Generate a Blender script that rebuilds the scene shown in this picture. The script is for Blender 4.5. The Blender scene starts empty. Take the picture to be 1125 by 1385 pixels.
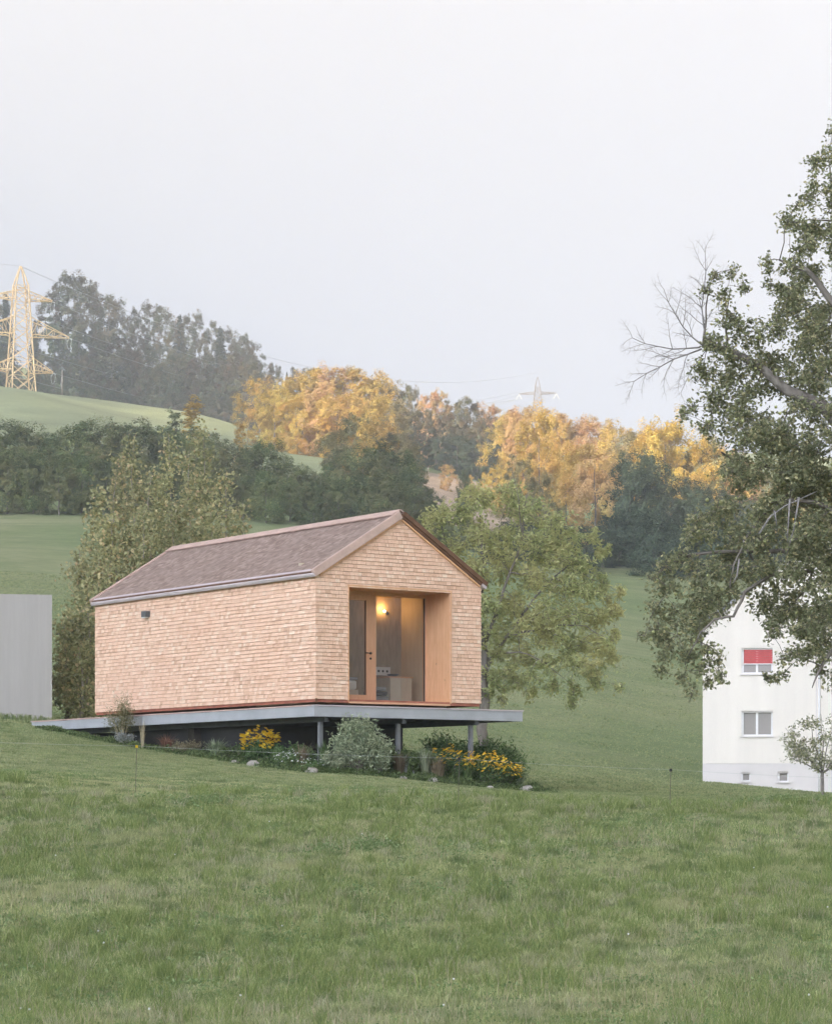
import bpy, math, random
import numpy as np
from mathutils import Vector, Matrix

# ------------------------------------------------------------------ camera, sky, sun
F = 3483.0; HZ = 1092.0; CX = 562.5; EYE = 1.6
sc = bpy.context.scene
cam = bpy.data.cameras.new('camera'); cam_o = bpy.data.objects.new('camera', cam)
sc.collection.objects.link(cam_o); sc.camera = cam_o
cam.sensor_fit = 'HORIZONTAL'; cam.sensor_width = 36; cam.lens = 36 * F / 1125
cam.shift_y = (HZ - 692.5) / 1125
cam.clip_start = 0.5; cam.clip_end = 6000
cam_o.location = (0, 0, EYE); cam_o.rotation_euler = (math.radians(90), 0, 0)

SUN_EL = math.radians(12.0); SUNH = (-0.5, -0.866)
world = bpy.data.worlds.new('World'); sc.world = world; world.use_nodes = True
wn = world.node_tree; wn.nodes.clear()
sky = wn.nodes.new('ShaderNodeTexSky'); sky.sky_type = 'NISHITA'; sky.sun_disc = False
sky.sun_elevation = SUN_EL; sky.sun_rotation = math.atan2(SUNH[0], SUNH[1]) % (2 * math.pi)
sky.air_density = 0.1; sky.dust_density = 4.6; sky.ozone_density = 1.0
hs = wn.nodes.new('ShaderNodeHueSaturation'); hs.inputs['Saturation'].default_value = 0.26
bg = wn.nodes.new('ShaderNodeBackground'); bg.inputs['Strength'].default_value = 0.15
wo = wn.nodes.new('ShaderNodeOutputWorld')
wn.links.new(sky.outputs[0], hs.inputs['Color'])
tint = wn.nodes.new('ShaderNodeMix'); tint.data_type = 'RGBA'; tint.blend_type = 'MULTIPLY'; tint.inputs[0].default_value = 1
tint.inputs[7].default_value = (.815, .915, 1.095, 1)      # thin high veil: cooler and paler than the clear sky
wn.links.new(hs.outputs[0], tint.inputs[6]); wn.links.new(tint.outputs[2], bg.inputs['Color'])
wn.links.new(bg.outputs[0], wo.inputs['Surface'])

sl = bpy.data.lights.new('sun', 'SUN'); sl.energy = 5.0; sl.angle = math.radians(0.5)
sl.color = (1.0, 0.78, 0.50)
so = bpy.data.objects.new('sun', sl); sc.collection.objects.link(so)
sd = Vector((SUNH[0] * math.cos(SUN_EL), SUNH[1] * math.cos(SUN_EL), math.sin(SUN_EL)))
so.rotation_euler = sd.to_track_quat('Z', 'Y').to_euler(); so.location = (-60, -40, 60)

sc.view_settings.view_transform = 'Standard'; sc.view_settings.look = 'None'
sc.view_settings.exposure = 1.87; sc.view_settings.gamma = 1.0
sc.view_settings.use_curve_mapping = False
sc.render.engine = 'CYCLES'
sc.cycles.max_bounces = 6; sc.cycles.volume_bounces = 1; sc.cycles.transparent_max_bounces = 12

C = sc.collection
rng = np.random.default_rng(7); random.seed(7)
R = math.radians

# ------------------------------------------------------------------ helpers
def px(x, y, Y):
    return np.array([(x - CX) / F * Y, Y, EYE + (HZ - y) / F * Y])

def tag(o, label=None, cat=None, group=None, kind=None):
    if label: o['label'] = label
    if cat: o['category'] = cat
    if group: o['group'] = group
    if kind: o['kind'] = kind
    return o

def empty(name, loc, rz=0.0, label=None, cat=None, group=None):
    o = bpy.data.objects.new(name, None); C.objects.link(o)
    o.empty_display_size = .2
    o.location = loc; o.rotation_euler = (0, 0, rz)
    return tag(o, label, cat, group)

def link(name, me, mat=None, parent=None, loc=None):
    if mat is not None and not me.materials:
        me.materials.append(mat)
    o = bpy.data.objects.new(name, me); C.objects.link(o)
    if parent is not None: o.parent = parent
    if loc is not None: o.location = loc
    return o

def mesh_np(name, V, quads=None, tris=None, smooth=False):
    me = bpy.data.meshes.new(name)
    V = np.asarray(V, dtype=np.float32).reshape(-1, 3)
    me.vertices.add(len(V)); me.vertices.foreach_set('co', V.ravel())
    nq = 0 if quads is None else len(quads); nt = 0 if tris is None else len(tris)
    idx = []; st = []; cur = 0
    if nq:
        idx.append(np.asarray(quads, dtype=np.int32).ravel()); st.append(np.arange(nq) * 4); cur = nq * 4
    if nt:
        idx.append(np.asarray(tris, dtype=np.int32).ravel()); st.append(cur + np.arange(nt) * 3)
    idx = np.concatenate(idx); st = np.concatenate(st).astype(np.int32)
    me.loops.add(len(idx)); me.loops.foreach_set('vertex_index', idx)
    me.polygons.add(nq + nt); me.polygons.foreach_set('loop_start', st)
    me.polygons.foreach_set('use_smooth', np.full(nq + nt, bool(smooth)))
    me.update(calc_edges=True)
    return me

class MB:
    """collects boxes, prisms and tubes into one mesh"""
    def __init__(s): s.v = []; s.q = []; s.t = []; s.n = 0; s.poly = []
    def add(s, V, q=(), t=()):
        b = s.n; s.v.append(np.asarray(V, float).reshape(-1, 3)); s.n += len(s.v[-1])
        s.q += [tuple(b + i for i in f) for f in q]; s.t += [tuple(b + i for i in f) for f in t]
        return s
    def box(s, x0, y0, z0, x1, y1, z1):
        V = [(x0, y0, z0), (x1, y0, z0), (x1, y1, z0), (x0, y1, z0), (x0, y0, z1), (x1, y0, z1), (x1, y1, z1), (x0, y1, z1)]
        return s.add(V, [(0, 3, 2, 1), (4, 5, 6, 7), (0, 1, 5, 4), (1, 2, 6, 5), (2, 3, 7, 6), (3, 0, 4, 7)])
    def hexa(s, V):
        return s.add(V, [(0, 3, 2, 1), (4, 5, 6, 7), (0, 1, 5, 4), (1, 2, 6, 5), (2, 3, 7, 6), (3, 0, 4, 7)])
    def tube(s, P, Rr, n=6, cap=True):
        P = [np.asarray(p, float) for p in P]
        if not hasattr(Rr, '__len__'): Rr = [Rr] * len(P)
        prev = None; V = []
        for i, p in enumerate(P):
            a = P[min(i + 1, len(P) - 1)] - P[max(i - 1, 0)]
            a = a / (np.linalg.norm(a) + 1e-9)
            if prev is None:
                h = np.array([0, 0, 1.]) if abs(a[2]) < .9 else np.array([1., 0, 0])
                u = np.cross(a, h)
            else: u = prev - a * prev.dot(a)
            u = u / (np.linalg.norm(u) + 1e-9); prev = u; w = np.cross(a, u)
            for k in range(n):
                g = 2 * math.pi * k / n
                V.append(p + Rr[i] * (math.cos(g) * u + math.sin(g) * w))
        q = [(i * n + k, i * n + (k + 1) % n, (i + 1) * n + (k + 1) % n, (i + 1) * n + k) for i in range(len(P) - 1) for k in range(n)]
        t = []
        if cap:
            V.append(P[0]); V.append(P[-1]); a = len(P) * n
            t = [(a, (k + 1) % n, k) for k in range(n)] + [(a + 1, (len(P) - 1) * n + k, (len(P) - 1) * n + (k + 1) % n) for k in range(n)]
        return s.add(V, q, t)
    def sphere(s, c, r, seg=8, ring=5, jit=0.0, sc3=(1, 1, 1)):
        V = []; c = np.asarray(c, float)
        for i in range(ring + 1):
            th = math.pi * i / ring
            for k in range(seg):
                g = 2 * math.pi * k / seg
                rr = r * (1 + jit * (random.random() - .5) * 2 * (1 if 0 < i < ring else 0))
                V.append(c + rr * np.array([math.sin(th) * math.cos(g) * sc3[0], math.sin(th) * math.sin(g) * sc3[1], math.cos(th) * sc3[2]]))
        q = [(i * seg + k, (i + 1) * seg + k, (i + 1) * seg + (k + 1) % seg, i * seg + (k + 1) % seg) for i in range(ring) for k in range(seg)]
        return s.add(V, q)
    def prism(s, pts, y0, y1):
        """polygon in x,z extruded along y"""
        n = len(pts)
        V = [(p[0], y0, p[1]) for p in pts] + [(p[0], y1, p[1]) for p in pts]
        b = s.n; s.v.append(np.asarray(V, float)); s.n += 2 * n
        s.q += [tuple(b + i for i in (k, (k + 1) % n, n + (k + 1) % n, n + k)) for k in range(n)]
        for k in range(1, n - 1):
            s.t += [(b, b + k, b + k + 1), (b + n, b + n + k + 1, b + n + k)]
        return s
    def mesh(s, name, smooth=False):
        return mesh_np(name, np.concatenate(s.v), s.q if s.q else None, s.t if s.t else None, smooth)
    def build(s, name, mat, parent=None, smooth=False, loc=None, kind=None):
        o = link(name, s.mesh(name, smooth), mat, parent, loc)
        if kind: o['kind'] = kind
        return o

def bevel(o, w=.006, seg=1):
    m = o.modifiers.new('bevel', 'BEVEL'); m.width = w; m.segments = seg; m.limit_method = 'ANGLE'
    return o

def copy_tree(o, parent=None):
    c = o.copy(); C.objects.link(c)
    if parent is not None: c.parent = parent
    for ch in o.children: copy_tree(ch, c)
    return c

# ------------------------------------------------------------------ materials
def mat_new(name):
    m = bpy.data.materials.new(name); m.use_nodes = True
    nt = m.node_tree; b = nt.nodes['Principled BSDF']
    return m, nt, b

def ramp(nt, fac, stops):
    r = nt.nodes.new('ShaderNodeValToRGB')
    e = r.color_ramp.elements
    while len(e) > 1: e.remove(e[-1])
    e[0].position = stops[0][0]; e[0].color = (*stops[0][1], 1)
    for p, c in stops[1:]:
        k = e.new(p); k.color = (*c, 1)
    nt.links.new(fac, r.inputs[0]); return r.outputs[0]

def noise(nt, scale, detail=4, rough=.6, vec=None, mapping=None):
    n = nt.nodes.new('ShaderNodeTexNoise'); n.inputs['Scale'].default_value = scale
    n.inputs['Detail'].default_value = detail; n.inputs['Roughness'].default_value = rough
    if vec is None:
        tc = nt.nodes.new('ShaderNodeTexCoord'); vec = tc.outputs['Object']
    if mapping:
        mp = nt.nodes.new('ShaderNodeMapping'); mp.inputs['Scale'].default_value = mapping
        nt.links.new(vec, mp.inputs[0]); vec = mp.outputs[0]
    nt.links.new(vec, n.inputs['Vector']); return n.outputs[0]

def mix(nt, a, b, fac, mode='MIX'):
    m = nt.nodes.new('ShaderNodeMix'); m.data_type = 'RGBA'; m.blend_type = mode
    for s, v in ((m.inputs[6], a), (m.inputs[7], b)):
        if isinstance(v, tuple): s.default_value = (*v, 1)
        else: nt.links.new(v, s)
    if isinstance(fac, (int, float)): m.inputs[0].default_value = fac
    else: nt.links.new(fac, m.inputs[0])
    return m.outputs[2]

def bump(nt, b, h, strength=.3, dist=.02):
    n = nt.nodes.new('ShaderNodeBump'); n.inputs['Strength'].default_value = strength
    n.inputs['Distance'].default_value = dist
    nt.links.new(h, n.inputs['Height']); nt.links.new(n.outputs[0], b.inputs['Normal'])

def simple(name, col, rough=.6, var=.15, scale=6, metallic=0, mapping=None, bmp=0.1, spec=.3):
    m, nt, b = mat_new(name)
    n = noise(nt, scale, mapping=mapping)
    dk = tuple(c * (1 - var) for c in col); lt = tuple(min(1, c * (1 + var)) for c in col)
    nt.links.new(ramp(nt, n, [(.3, dk), (.7, lt)]), b.inputs['Base Color'])
    b.inputs['Roughness'].default_value = rough; b.inputs['Metallic'].default_value = metallic
    b.inputs['Specular IOR Level'].default_value = spec
    if bmp: bump(nt, b, n, bmp, .01)
    return m

def leaf_mat(name, cols, transl=.3, obj_var=.25, patch=None, pscale=.35, rough=.65):
    """cols: list of (pos, rgb) over the per-leaf random value"""
    m, nt, b = mat_new(name)
    g = nt.nodes.new('ShaderNodeNewGeometry')
    col = ramp(nt, g.outputs['Random Per Island'], cols)
    if patch:
        n = noise(nt, pscale, 3)
        col = mix(nt, col, patch, ramp(nt, n, [(.42, (0, 0, 0)), (.62, (1, 1, 1))]))
    oi = nt.nodes.new('ShaderNodeObjectInfo')
    mr = nt.nodes.new('ShaderNodeMapRange'); mr.inputs[3].default_value = 1 - obj_var; mr.inputs[4].default_value = 1 + obj_var
    nt.links.new(oi.outputs['Random'], mr.inputs[0])
    hsn = nt.nodes.new('ShaderNodeHueSaturation'); nt.links.new(col, hsn.inputs['Color']); nt.links.new(mr.outputs[0], hsn.inputs['Value'])
    mr2 = nt.nodes.new('ShaderNodeMapRange'); mr2.inputs[3].default_value = .5 - obj_var * .10; mr2.inputs[4].default_value = .5 + obj_var * .06
    ml = nt.nodes.new('ShaderNodeMath'); ml.operation = 'MULTIPLY'; ml.inputs[1].default_value = 7.31
    fr = nt.nodes.new('ShaderNodeMath'); fr.operation = 'FRACT'
    nt.links.new(oi.outputs['Random'], ml.inputs[0]); nt.links.new(ml.outputs[0], fr.inputs[0])
    nt.links.new(fr.outputs[0], mr2.inputs[0]); nt.links.new(mr2.outputs[0], hsn.inputs['Hue'])
    col = hsn.outputs[0]
    nt.links.new(col, b.inputs['Base Color']); b.inputs['Roughness'].default_value = rough
    b.inputs['Specular IOR Level'].default_value = .25
    t = nt.nodes.new('ShaderNodeBsdfTranslucent'); nt.links.new(col, t.inputs[0])
    mx = nt.nodes.new('ShaderNodeMixShader'); mx.inputs[0].default_value = transl
    nt.links.new(b.outputs[0], mx.inputs[1]); nt.links.new(t.outputs[0], mx.inputs[2])
    nt.links.new(mx.outputs[0], nt.nodes['Material Output'].inputs['Surface'])
    return m

def shingle_mat(name, cols, grain, rough=.8, weather=None):
    m, nt, b = mat_new(name)
    g = nt.nodes.new('ShaderNodeNewGeometry')
    col = ramp(nt, g.outputs['Random Per Island'], cols)
    gr = noise(nt, 18, 5, .7, mapping=grain)
    col = mix(nt, col, (.25, .17, .12), ramp(nt, gr, [(.45, (0, 0, 0)), (.8, (.35, .35, .35))]))
    big = noise(nt, .8, 4, .6)
    if weather:
        col = mix(nt, col, weather, ramp(nt, big, [(.45, (0, 0, 0)), (.75, (.55, .55, .55))]))
    nt.links.new(col, b.inputs['Base Color']); b.inputs['Roughness'].default_value = rough
    b.inputs['Specular IOR Level'].default_value = .2
    bump(nt, b, gr, .25, .004)
    return m

def wood_mat(name, c1, c2, mapping=(14, 14, 1.2), rough=.6, knots=True):
    m, nt, b = mat_new(name)
    n = noise(nt, 3.0, 6, .65, mapping=mapping)
    col = ramp(nt, n, [(.3, c1), (.5, tuple((a + d) / 2 for a, d in zip(c1, c2))), (.72, c2)])
    if knots:
        v = nt.nodes.new('ShaderNodeTexVoronoi'); v.inputs['Scale'].default_value = 2.2
        tc = nt.nodes.new('ShaderNodeTexCoord'); mp = nt.nodes.new('ShaderNodeMapping'); mp.inputs['Scale'].default_value = (2.2, 2.2, 1)
        nt.links.new(tc.outputs['Object'], mp.inputs[0]); nt.links.new(mp.outputs[0], v.inputs['Vector'])
        col = mix(nt, col, tuple(c * .45 for c in c1), ramp(nt, v.outputs['Distance'], [(.03, (1, 1, 1)), (.07, (0, 0, 0))]))
    nt.links.new(col, b.inputs['Base Color']); b.inputs['Roughness'].default_value = rough
    bump(nt, b, n, .15, .004)
    return m

M = {}
M['shingle'] = shingle_mat('wall_shingle', [(0, (0.653, 0.404, 0.276)), (.12, (0.775, 0.507, 0.356)), (.5, (0.836, 0.562, 0.409)), (.88, (0.867, 0.613, 0.458)), (1, (0.877, 0.678, 0.528))], (6, 6, 1), weather=(0.775, 0.483, 0.337))
M['roof_shingle'] = shingle_mat('roof_shingle', [(0, (0.237, 0.167, 0.141)), (.3, (0.293, 0.213, 0.180)), (.7, (0.341, 0.251, 0.213)), (1, (0.436, 0.328, 0.278))], (6, 1, 6), weather=(0.313, 0.236, 0.203))
M['fascia'] = simple('fascia_board', (0.575, 0.406, 0.342), .6, .12, 5)
M['gutter'] = simple('gutter_metal', (.56, .48, .49), .45, .08, 3, bmp=.02)
M['flashing'] = simple('red_flashing', (.38, .14, .09), .6, .25, 5)
M['darkwood'] = simple('dark_trim', (.16, .08, .045), .6, .2, 5)
M['underlay'] = simple('wall_underlay', (.42, .27, .20), .9, .15, 5)
M['wood'] = wood_mat('larch_board', (0.651, 0.342, 0.170), (0.798, 0.475, 0.274))
M['frame'] = wood_mat('larch_frame', (0.588, 0.323, 0.189), (0.693, 0.408, 0.255), knots=False)
M['ply'] = wood_mat('plywood', (.52, .43, .32), (.62, .53, .41), mapping=(3, 3, .6), knots=False)
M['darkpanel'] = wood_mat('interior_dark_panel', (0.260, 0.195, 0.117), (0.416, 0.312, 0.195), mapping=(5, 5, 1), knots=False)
M['steel'] = simple('deck_steel', (.40, .41, .43), .5, .08, 2.5, bmp=.02)
M['darksteel'] = simple('dark_steel', (.10, .105, .11), .5, .2, 4, bmp=.02)
M['deckboard'] = wood_mat('deck_board', (.30, .22, .17), (.42, .33, .26))
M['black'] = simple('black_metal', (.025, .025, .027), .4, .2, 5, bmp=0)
M['white'] = simple('white_cloth', (.72, .72, .70), .8, .05, 4)
M['greycloth'] = simple('grey_cloth', (.25, .26, .28), .9, .15, 5)
M['render'] = simple('white_render', (0.774, 0.711, 0.640), .9, .05, .9, mapping=(1.4, 1.4, .10), bmp=.05)
M['plinth'] = simple('plinth_render', (0.667, 0.616, 0.594), .9, .03, .8, bmp=.05)
M['pvc'] = simple('window_frame_white', (.75, .73, .72), .4, .03, 3, bmp=0)
M['blind'] = simple('red_blind', (.56, .11, .11), .8, .08, 6)
M['slate'] = simple('slate_roof', (.33, .33, .34), .7, .2, 3)
M['stone'] = simple('garden_stone', (.38, .35, .31), .9, .25, 9, bmp=.4)
M['shade_soil'] = simple('shade_soil', (.045, .038, .03), .95, .3, 5)  # near-black earth tone that stands for the shade under the platform
M['poststeel'] = simple('post_steel', (.20, .205, .215), .5, .1, 3, bmp=.02)
M['bark'] = simple('bark', (.20, .175, .15), .9, .35, 9, mapping=(1, 1, .3), bmp=.5)
M['barkpale'] = simple('pale_bark', (.33, .29, .24), .9, .3, 9, mapping=(1, 1, .3), bmp=.4)
M['deadwood'] = simple('dead_wood', (.27, .25, .24), .9, .25, 9, bmp=.3)
M['polewood'] = simple('pole_wood', (.35, .29, .23), .9, .2, 3)
M['pylon'] = simple('pylon_sunlit_paint', (0.806, 0.570, 0.297), .6, .08, .4, bmp=0)  # the low sun's gold is put into this even colour
M['pylonfar'] = simple('pylon_grey', (.16, .13, .12), .6, .08, .4, bmp=0)
M['insul'] = simple('insulator', (.55, .55, .52), .3, .05, 3, bmp=0)
M['wire'] = simple('wire', (.35, .35, .35), .5, .05, 3, bmp=0)
M['fencewire'] = simple('fence_tape', (.45, .47, .42), .6, .05, 3, bmp=0)
M['fencepost'] = simple('fence_post', (.13, .12, .09), .6, .1, 3, bmp=0)
M['yellow'] = leaf_mat('yellow_petals', [(0, (.62, .36, .02)), (.6, (.74, .50, .03)), (1, (.80, .62, .08))], .2, .05)
M['orange'] = leaf_mat('orange_petals', [(0, (.70, .40, .03)), (.6, (.80, .53, .04)), (1, (.84, .64, .09))], .2, .05)
M['whitefl'] = leaf_mat('white_petals', [(0, (.7, .7, .66)), (1, (.8, .8, .78))], .2, .05)
M['plantgreen'] = leaf_mat('garden_green', [(0, (0.050, 0.092, 0.034)), (.5, (0.118, 0.185, 0.067)), (1, (0.202, 0.286, 0.118))])
M['plantgrey'] = leaf_mat('grey_green_leaves', [(0, (0.158, 0.210, 0.122)), (.5, (0.297, 0.350, 0.227)), (1, (0.473, 0.525, 0.350))])
M['silver'] = leaf_mat('silver_leaves', [(0, (.25, .27, .25)), (1, (.42, .44, .42))])
M['fennel'] = leaf_mat('fennel_green', [(0, (.13, .15, .06)), (1, (.26, .27, .12))])
M['strawtuft'] = leaf_mat('straw_tuft', [(0, (.16, .14, .08)), (1, (.34, .28, .18))])
M['reddish'] = leaf_mat('reddish_stems', [(0, (.17, .08, .06)), (1, (.28, .15, .10))])
M['leaf_apple'] = leaf_mat('apple_leaves', [(0, (0.188, 0.210, 0.121)), (.4, (0.301, 0.323, 0.181)), (.8, (0.427, 0.431, 0.253)), (.95, (0.577, 0.528, 0.308)), (1, (0.690, 0.623, 0.351))], .5, .05)
M['apple'] = simple('apple_skin', (.33, .34, .15), .4, .2, 8)
M['leaf_walnut'] = leaf_mat('walnut_leaves', [(0, (0.275, 0.323, 0.146)), (.4, (0.403, 0.450, 0.209)), (.8, (0.529, 0.554, 0.272)), (1, (0.690, 0.658, 0.334))], .5, .05, patch=(0.575, 0.543, 0.261), pscale=.6)
M['leaf_poplar'] = leaf_mat('poplar_leaves', [(0, (0.245, 0.265, 0.137)), (.4, (0.379, 0.383, 0.196)), (.8, (0.501, 0.475, 0.255)), (.95, (0.669, 0.551, 0.304)), (1, (0.647, 0.475, 0.294))], .4, .10)
M['leaf_hedge'] = leaf_mat('hazel_leaves', [(0, (0.089, 0.127, 0.052)), (.5, (0.152, 0.202, 0.081)), (.9, (0.228, 0.265, 0.103)), (1, (0.380, 0.341, 0.138))], .35, .28, patch=(0.216, 0.209, 0.086), pscale=.15)
M['leaf_wood'] = leaf_mat('beech_leaves', [(0, (0.062, 0.085, 0.046)), (.5, (0.114, 0.138, 0.069)), (1, (0.198, 0.198, 0.091))], .25, .28, patch=(0.214, 0.153, 0.076), pscale=.12)
M['leaf_gold'] = leaf_mat('golden_leaves', [(0, (0.462, 0.360, 0.089)), (.5, (0.630, 0.480, 0.122)), (1, (0.756, 0.570, 0.178))], .4, .12, patch=(0.609, 0.380, 0.113), pscale=.12)  # autumn gold, with some low-sun warmth put into the colour
M['leaf_copper'] = leaf_mat('copper_leaves', [(0, (0.483, 0.290, 0.147)), (.5, (0.609, 0.380, 0.193)), (1, (0.693, 0.470, 0.239))], .4, .12, patch=(0.567, 0.430, 0.156), pscale=.15)
M['leaf_goldgreen'] = leaf_mat('turning_leaves', [(0, (0.111, 0.124, 0.058)), (.5, (0.221, 0.215, 0.098)), (1, (0.416, 0.351, 0.156))], .3, .18, patch=(0.416, 0.351, 0.156), pscale=.2)
M['leaf_darkwood'] = leaf_mat('dark_wood_leaves', [(0, (0.038, 0.063, 0.042)), (.5, (0.075, 0.112, 0.068)), (1, (0.128, 0.158, 0.090))], .2, .15)  # dark foliage, with the lower woods' shade put into the tone
M['leaf_spruce'] = leaf_mat('spruce_needles', [(0, (.015, .03, .018)), (1, (.045, .065, .04))], .1, .2)
M['leaf_orchard'] = leaf_mat('young_tree_leaves', [(0, (0.172, 0.186, 0.100)), (.6, (0.343, 0.358, 0.200)), (1, (0.515, 0.486, 0.286))], .35, .05)

def glass_mat():
    m, nt, b = mat_new('window_glass')
    tr = nt.nodes.new('ShaderNodeBsdfTransparent'); tr.inputs[0].default_value = (.95, .96, .955, 1)
    gl = nt.nodes.new('ShaderNodeBsdfGlossy'); gl.inputs['Roughness'].default_value = .01
    fr = nt.nodes.new('ShaderNodeFresnel'); fr.inputs[0].default_value = 1.75
    mx = nt.nodes.new('ShaderNodeMixShader')
    ge = nt.nodes.new('ShaderNodeNewGeometry'); ml = nt.nodes.new('ShaderNodeMath'); ml.operation = 'MULTIPLY_ADD'; ml.inputs[1].default_value = -1; ml.inputs[2].default_value = 1
    m2 = nt.nodes.new('ShaderNodeMath'); m2.operation = 'MULTIPLY'
    nt.links.new(ge.outputs['Backfacing'], ml.inputs[0]); nt.links.new(ml.outputs[0], m2.inputs[0]); nt.links.new(fr.outputs[0], m2.inputs[1])
    nt.links.new(m2.outputs[0], mx.inputs[0]); nt.links.new(tr.outputs[0], mx.inputs[1]); nt.links.new(gl.outputs[0], mx.inputs[2])
    nt.links.new(mx.outputs[0], nt.nodes['Material Output'].inputs['Surface'])
    return m
M['glass'] = glass_mat()
def dark_glass():
    m, nt, b = mat_new('far_window_glass')
    b.inputs['Base Color'].default_value = (.30, .275, .255, 1); b.inputs['Roughness'].default_value = .15
    b.inputs['Specular IOR Level'].default_value = .8
    return m
M['darkglass'] = dark_glass()

def meadow_mat():
    m, nt, b = mat_new('meadow_ground')
    tc = nt.nodes.new('ShaderNodeTexCoord'); P = tc.outputs['Object']
    n1 = noise(nt, .035, 5, .6, P); n2 = noise(nt, .6, 6, .8, P); n3 = noise(nt, 9, 4, .7, P)
    n4 = noise(nt, .5, 3, .6, P, mapping=(.10, 2.6, 1))
    base = ramp(nt, n2, [(.25, (0.141, 0.189, 0.083)), (.5, (0.192, 0.243, 0.106)), (.75, (0.240, 0.280, 0.128))])
    base = mix(nt, base, (.36, .345, .195), ramp(nt, n1, [(.44, (0, 0, 0)), (.66, (.75, .75, .75))]))
    n5 = noise(nt, .12, 4, .7, P); base = mix(nt, base, (.16, .215, .09), ramp(nt, n5, [(.48, (0, 0, 0)), (.66, (.6, .6, .6))]))
    base = mix(nt, base, (0.125, 0.173, 0.077), ramp(nt, n4, [(.50, (0, 0, 0)), (.70, (.42, .42, .42))]))
    base = mix(nt, base, (0.080, 0.112, 0.048), ramp(nt, n3, [(.5, (0, 0, 0)), (.8, (.4, .4, .4))]))
    nt.links.new(base, b.inputs['Base Color']); b.inputs['Roughness'].default_value = .95
    b.inputs['Specular IOR Level'].default_value = .1
    bump(nt, b, n3, .5, .05)
    return m
M['meadow'] = meadow_mat()

def grass_mat(name, greens, dry):
    m, nt, b = mat_new(name)
    g = nt.nodes.new('ShaderNodeNewGeometry')
    col = ramp(nt, g.outputs['Random Per Island'], greens)
    tc = nt.nodes.new('ShaderNodeTexCoord')
    n = noise(nt, .7, 4, .65, tc.outputs['Object'], mapping=(.6, 1, 1)); n2 = noise(nt, 2.4, 3, .6, tc.outputs['Object'])
    col = mix(nt, col, dry, ramp(nt, n, [(.40, (0, 0, 0)), (.66, (.85, .85, .85))]))
    col = mix(nt, col, (.095, .155, .055), ramp(nt, n2, [(.48, (0, 0, 0)), (.62, (.75, .75, .75))]))
    nt.links.new(col, b.inputs['Base Color']); b.inputs['Roughness'].default_value = .7
    b.inputs['Specular IOR Level'].default_value = .2
    t = nt.nodes.new('ShaderNodeBsdfTranslucent'); nt.links.new(col, t.inputs[0])
    mx = nt.nodes.new('ShaderNodeMixShader'); mx.inputs[0].default_value = .35
    nt.links.new(b.outputs[0], mx.inputs[1]); nt.links.new(t.outputs[0], mx.inputs[2])
    nt.links.new(mx.outputs[0], nt.nodes['Material Output'].inputs['Surface'])
    return m
M['grass'] = grass_mat('meadow_grass', [(0, (0.169, 0.244, 0.082)), (.45, (0.325, 0.399, 0.154)), (.85, (0.481, 0.521, 0.246)), (1, (0.746, 0.659, 0.410))], (0.506, 0.486, 0.267))
M['mown'] = grass_mat('mown_grass', [(0, (0.231, 0.289, 0.124)), (.6, (0.312, 0.363, 0.162)), (1, (0.416, 0.430, 0.227))], (0.393, 0.397, 0.205))
M['tuftgreen'] = leaf_mat('tuft_green', [(0, (0.156, 0.221, 0.074)), (.6, (0.265, 0.338, 0.118)), (1, (0.421, 0.455, 0.185))], .35, .05)
M['tuftdry'] = leaf_mat('tuft_dry', [(0, (0.276, 0.294, 0.156)), (.6, (0.405, 0.402, 0.239)), (1, (0.570, 0.549, 0.368))], .35, .05)
M['straw'] = simple('dry_stalk', (.42, .36, .23), .8, .2, 20, bmp=0)
M['weed'] = leaf_mat('weed_leaves', [(0, (0.143, 0.231, 0.088)), (.6, (0.231, 0.330, 0.132)), (1, (0.352, 0.440, 0.209))], .3, .1)

# ------------------------------------------------------------------ terrain
PXC = np.array([0, 240, 428, 740, 950, 1125.])
TY = np.array([0, 12, 19, 28, 38, 51, 61, 75, 105, 150, 200, 240, 330, 430, 560, 640, 740, 1000, 1500.])
TP = {28: [1188, 1190, 1192, 1194, 1195, 1195], 38: [1058, 1068, 1077, 1086, 1089, 1089],
      51: [1006, 1028, 1044, 1074, 1082, 1086], 61: [978, 1003, 1030, 1066, 1077, 1084], 75: [966, 985, 1008, 1055, 1072, 1082],
      105: [912, 935, 965, 1030, 1060, 1074], 150: [830, 850, 880, 935, 965, 990], 200: [750, 765, 795, 848, 872, 892],
      240: [696, 705, 720, 775, 793, 806], 330: [632, 645, 665, 725, 740, 745], 430: [572, 595, 622, 690, 700, 705],
      560: [527, 566, 604, 650, 660, 665], 640: [548, 572, 600, 640, 655, 655], 740: [520, 535, 575, 605, 628, 640],
      1000: [500, 520, 560, 590, 610, 620], 1500: [560, 580, 600, 620, 640, 650]}
TZ = np.zeros((len(TY), len(PXC)))
for i, Yk in enumerate(TY):
    if int(Yk) in TP:
        TZ[i] = EYE + (HZ - np.array(TP[int(Yk)], float)) / F * Yk
def pchip_slopes(x, y):
    h = np.diff(x)[:, None]; d = np.diff(y, axis=0) / h
    m = np.zeros_like(y)
    w1 = 2 * h[1:] + h[:-1]; w2 = h[1:] + 2 * h[:-1]
    same = (d[:-1] * d[1:]) > 0
    with np.errstate(divide='ignore', invalid='ignore'):
        mm = (w1 + w2) / (w1 / d[:-1] + w2 / d[1:])
    m[1:-1] = np.where(same, mm, 0); m[0] = 0; m[-1] = d[-1]
    return m
TM = pchip_slopes(TY, TZ)
RD_ = 1400.0; TAN = math.tan(SUN_EL)
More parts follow.
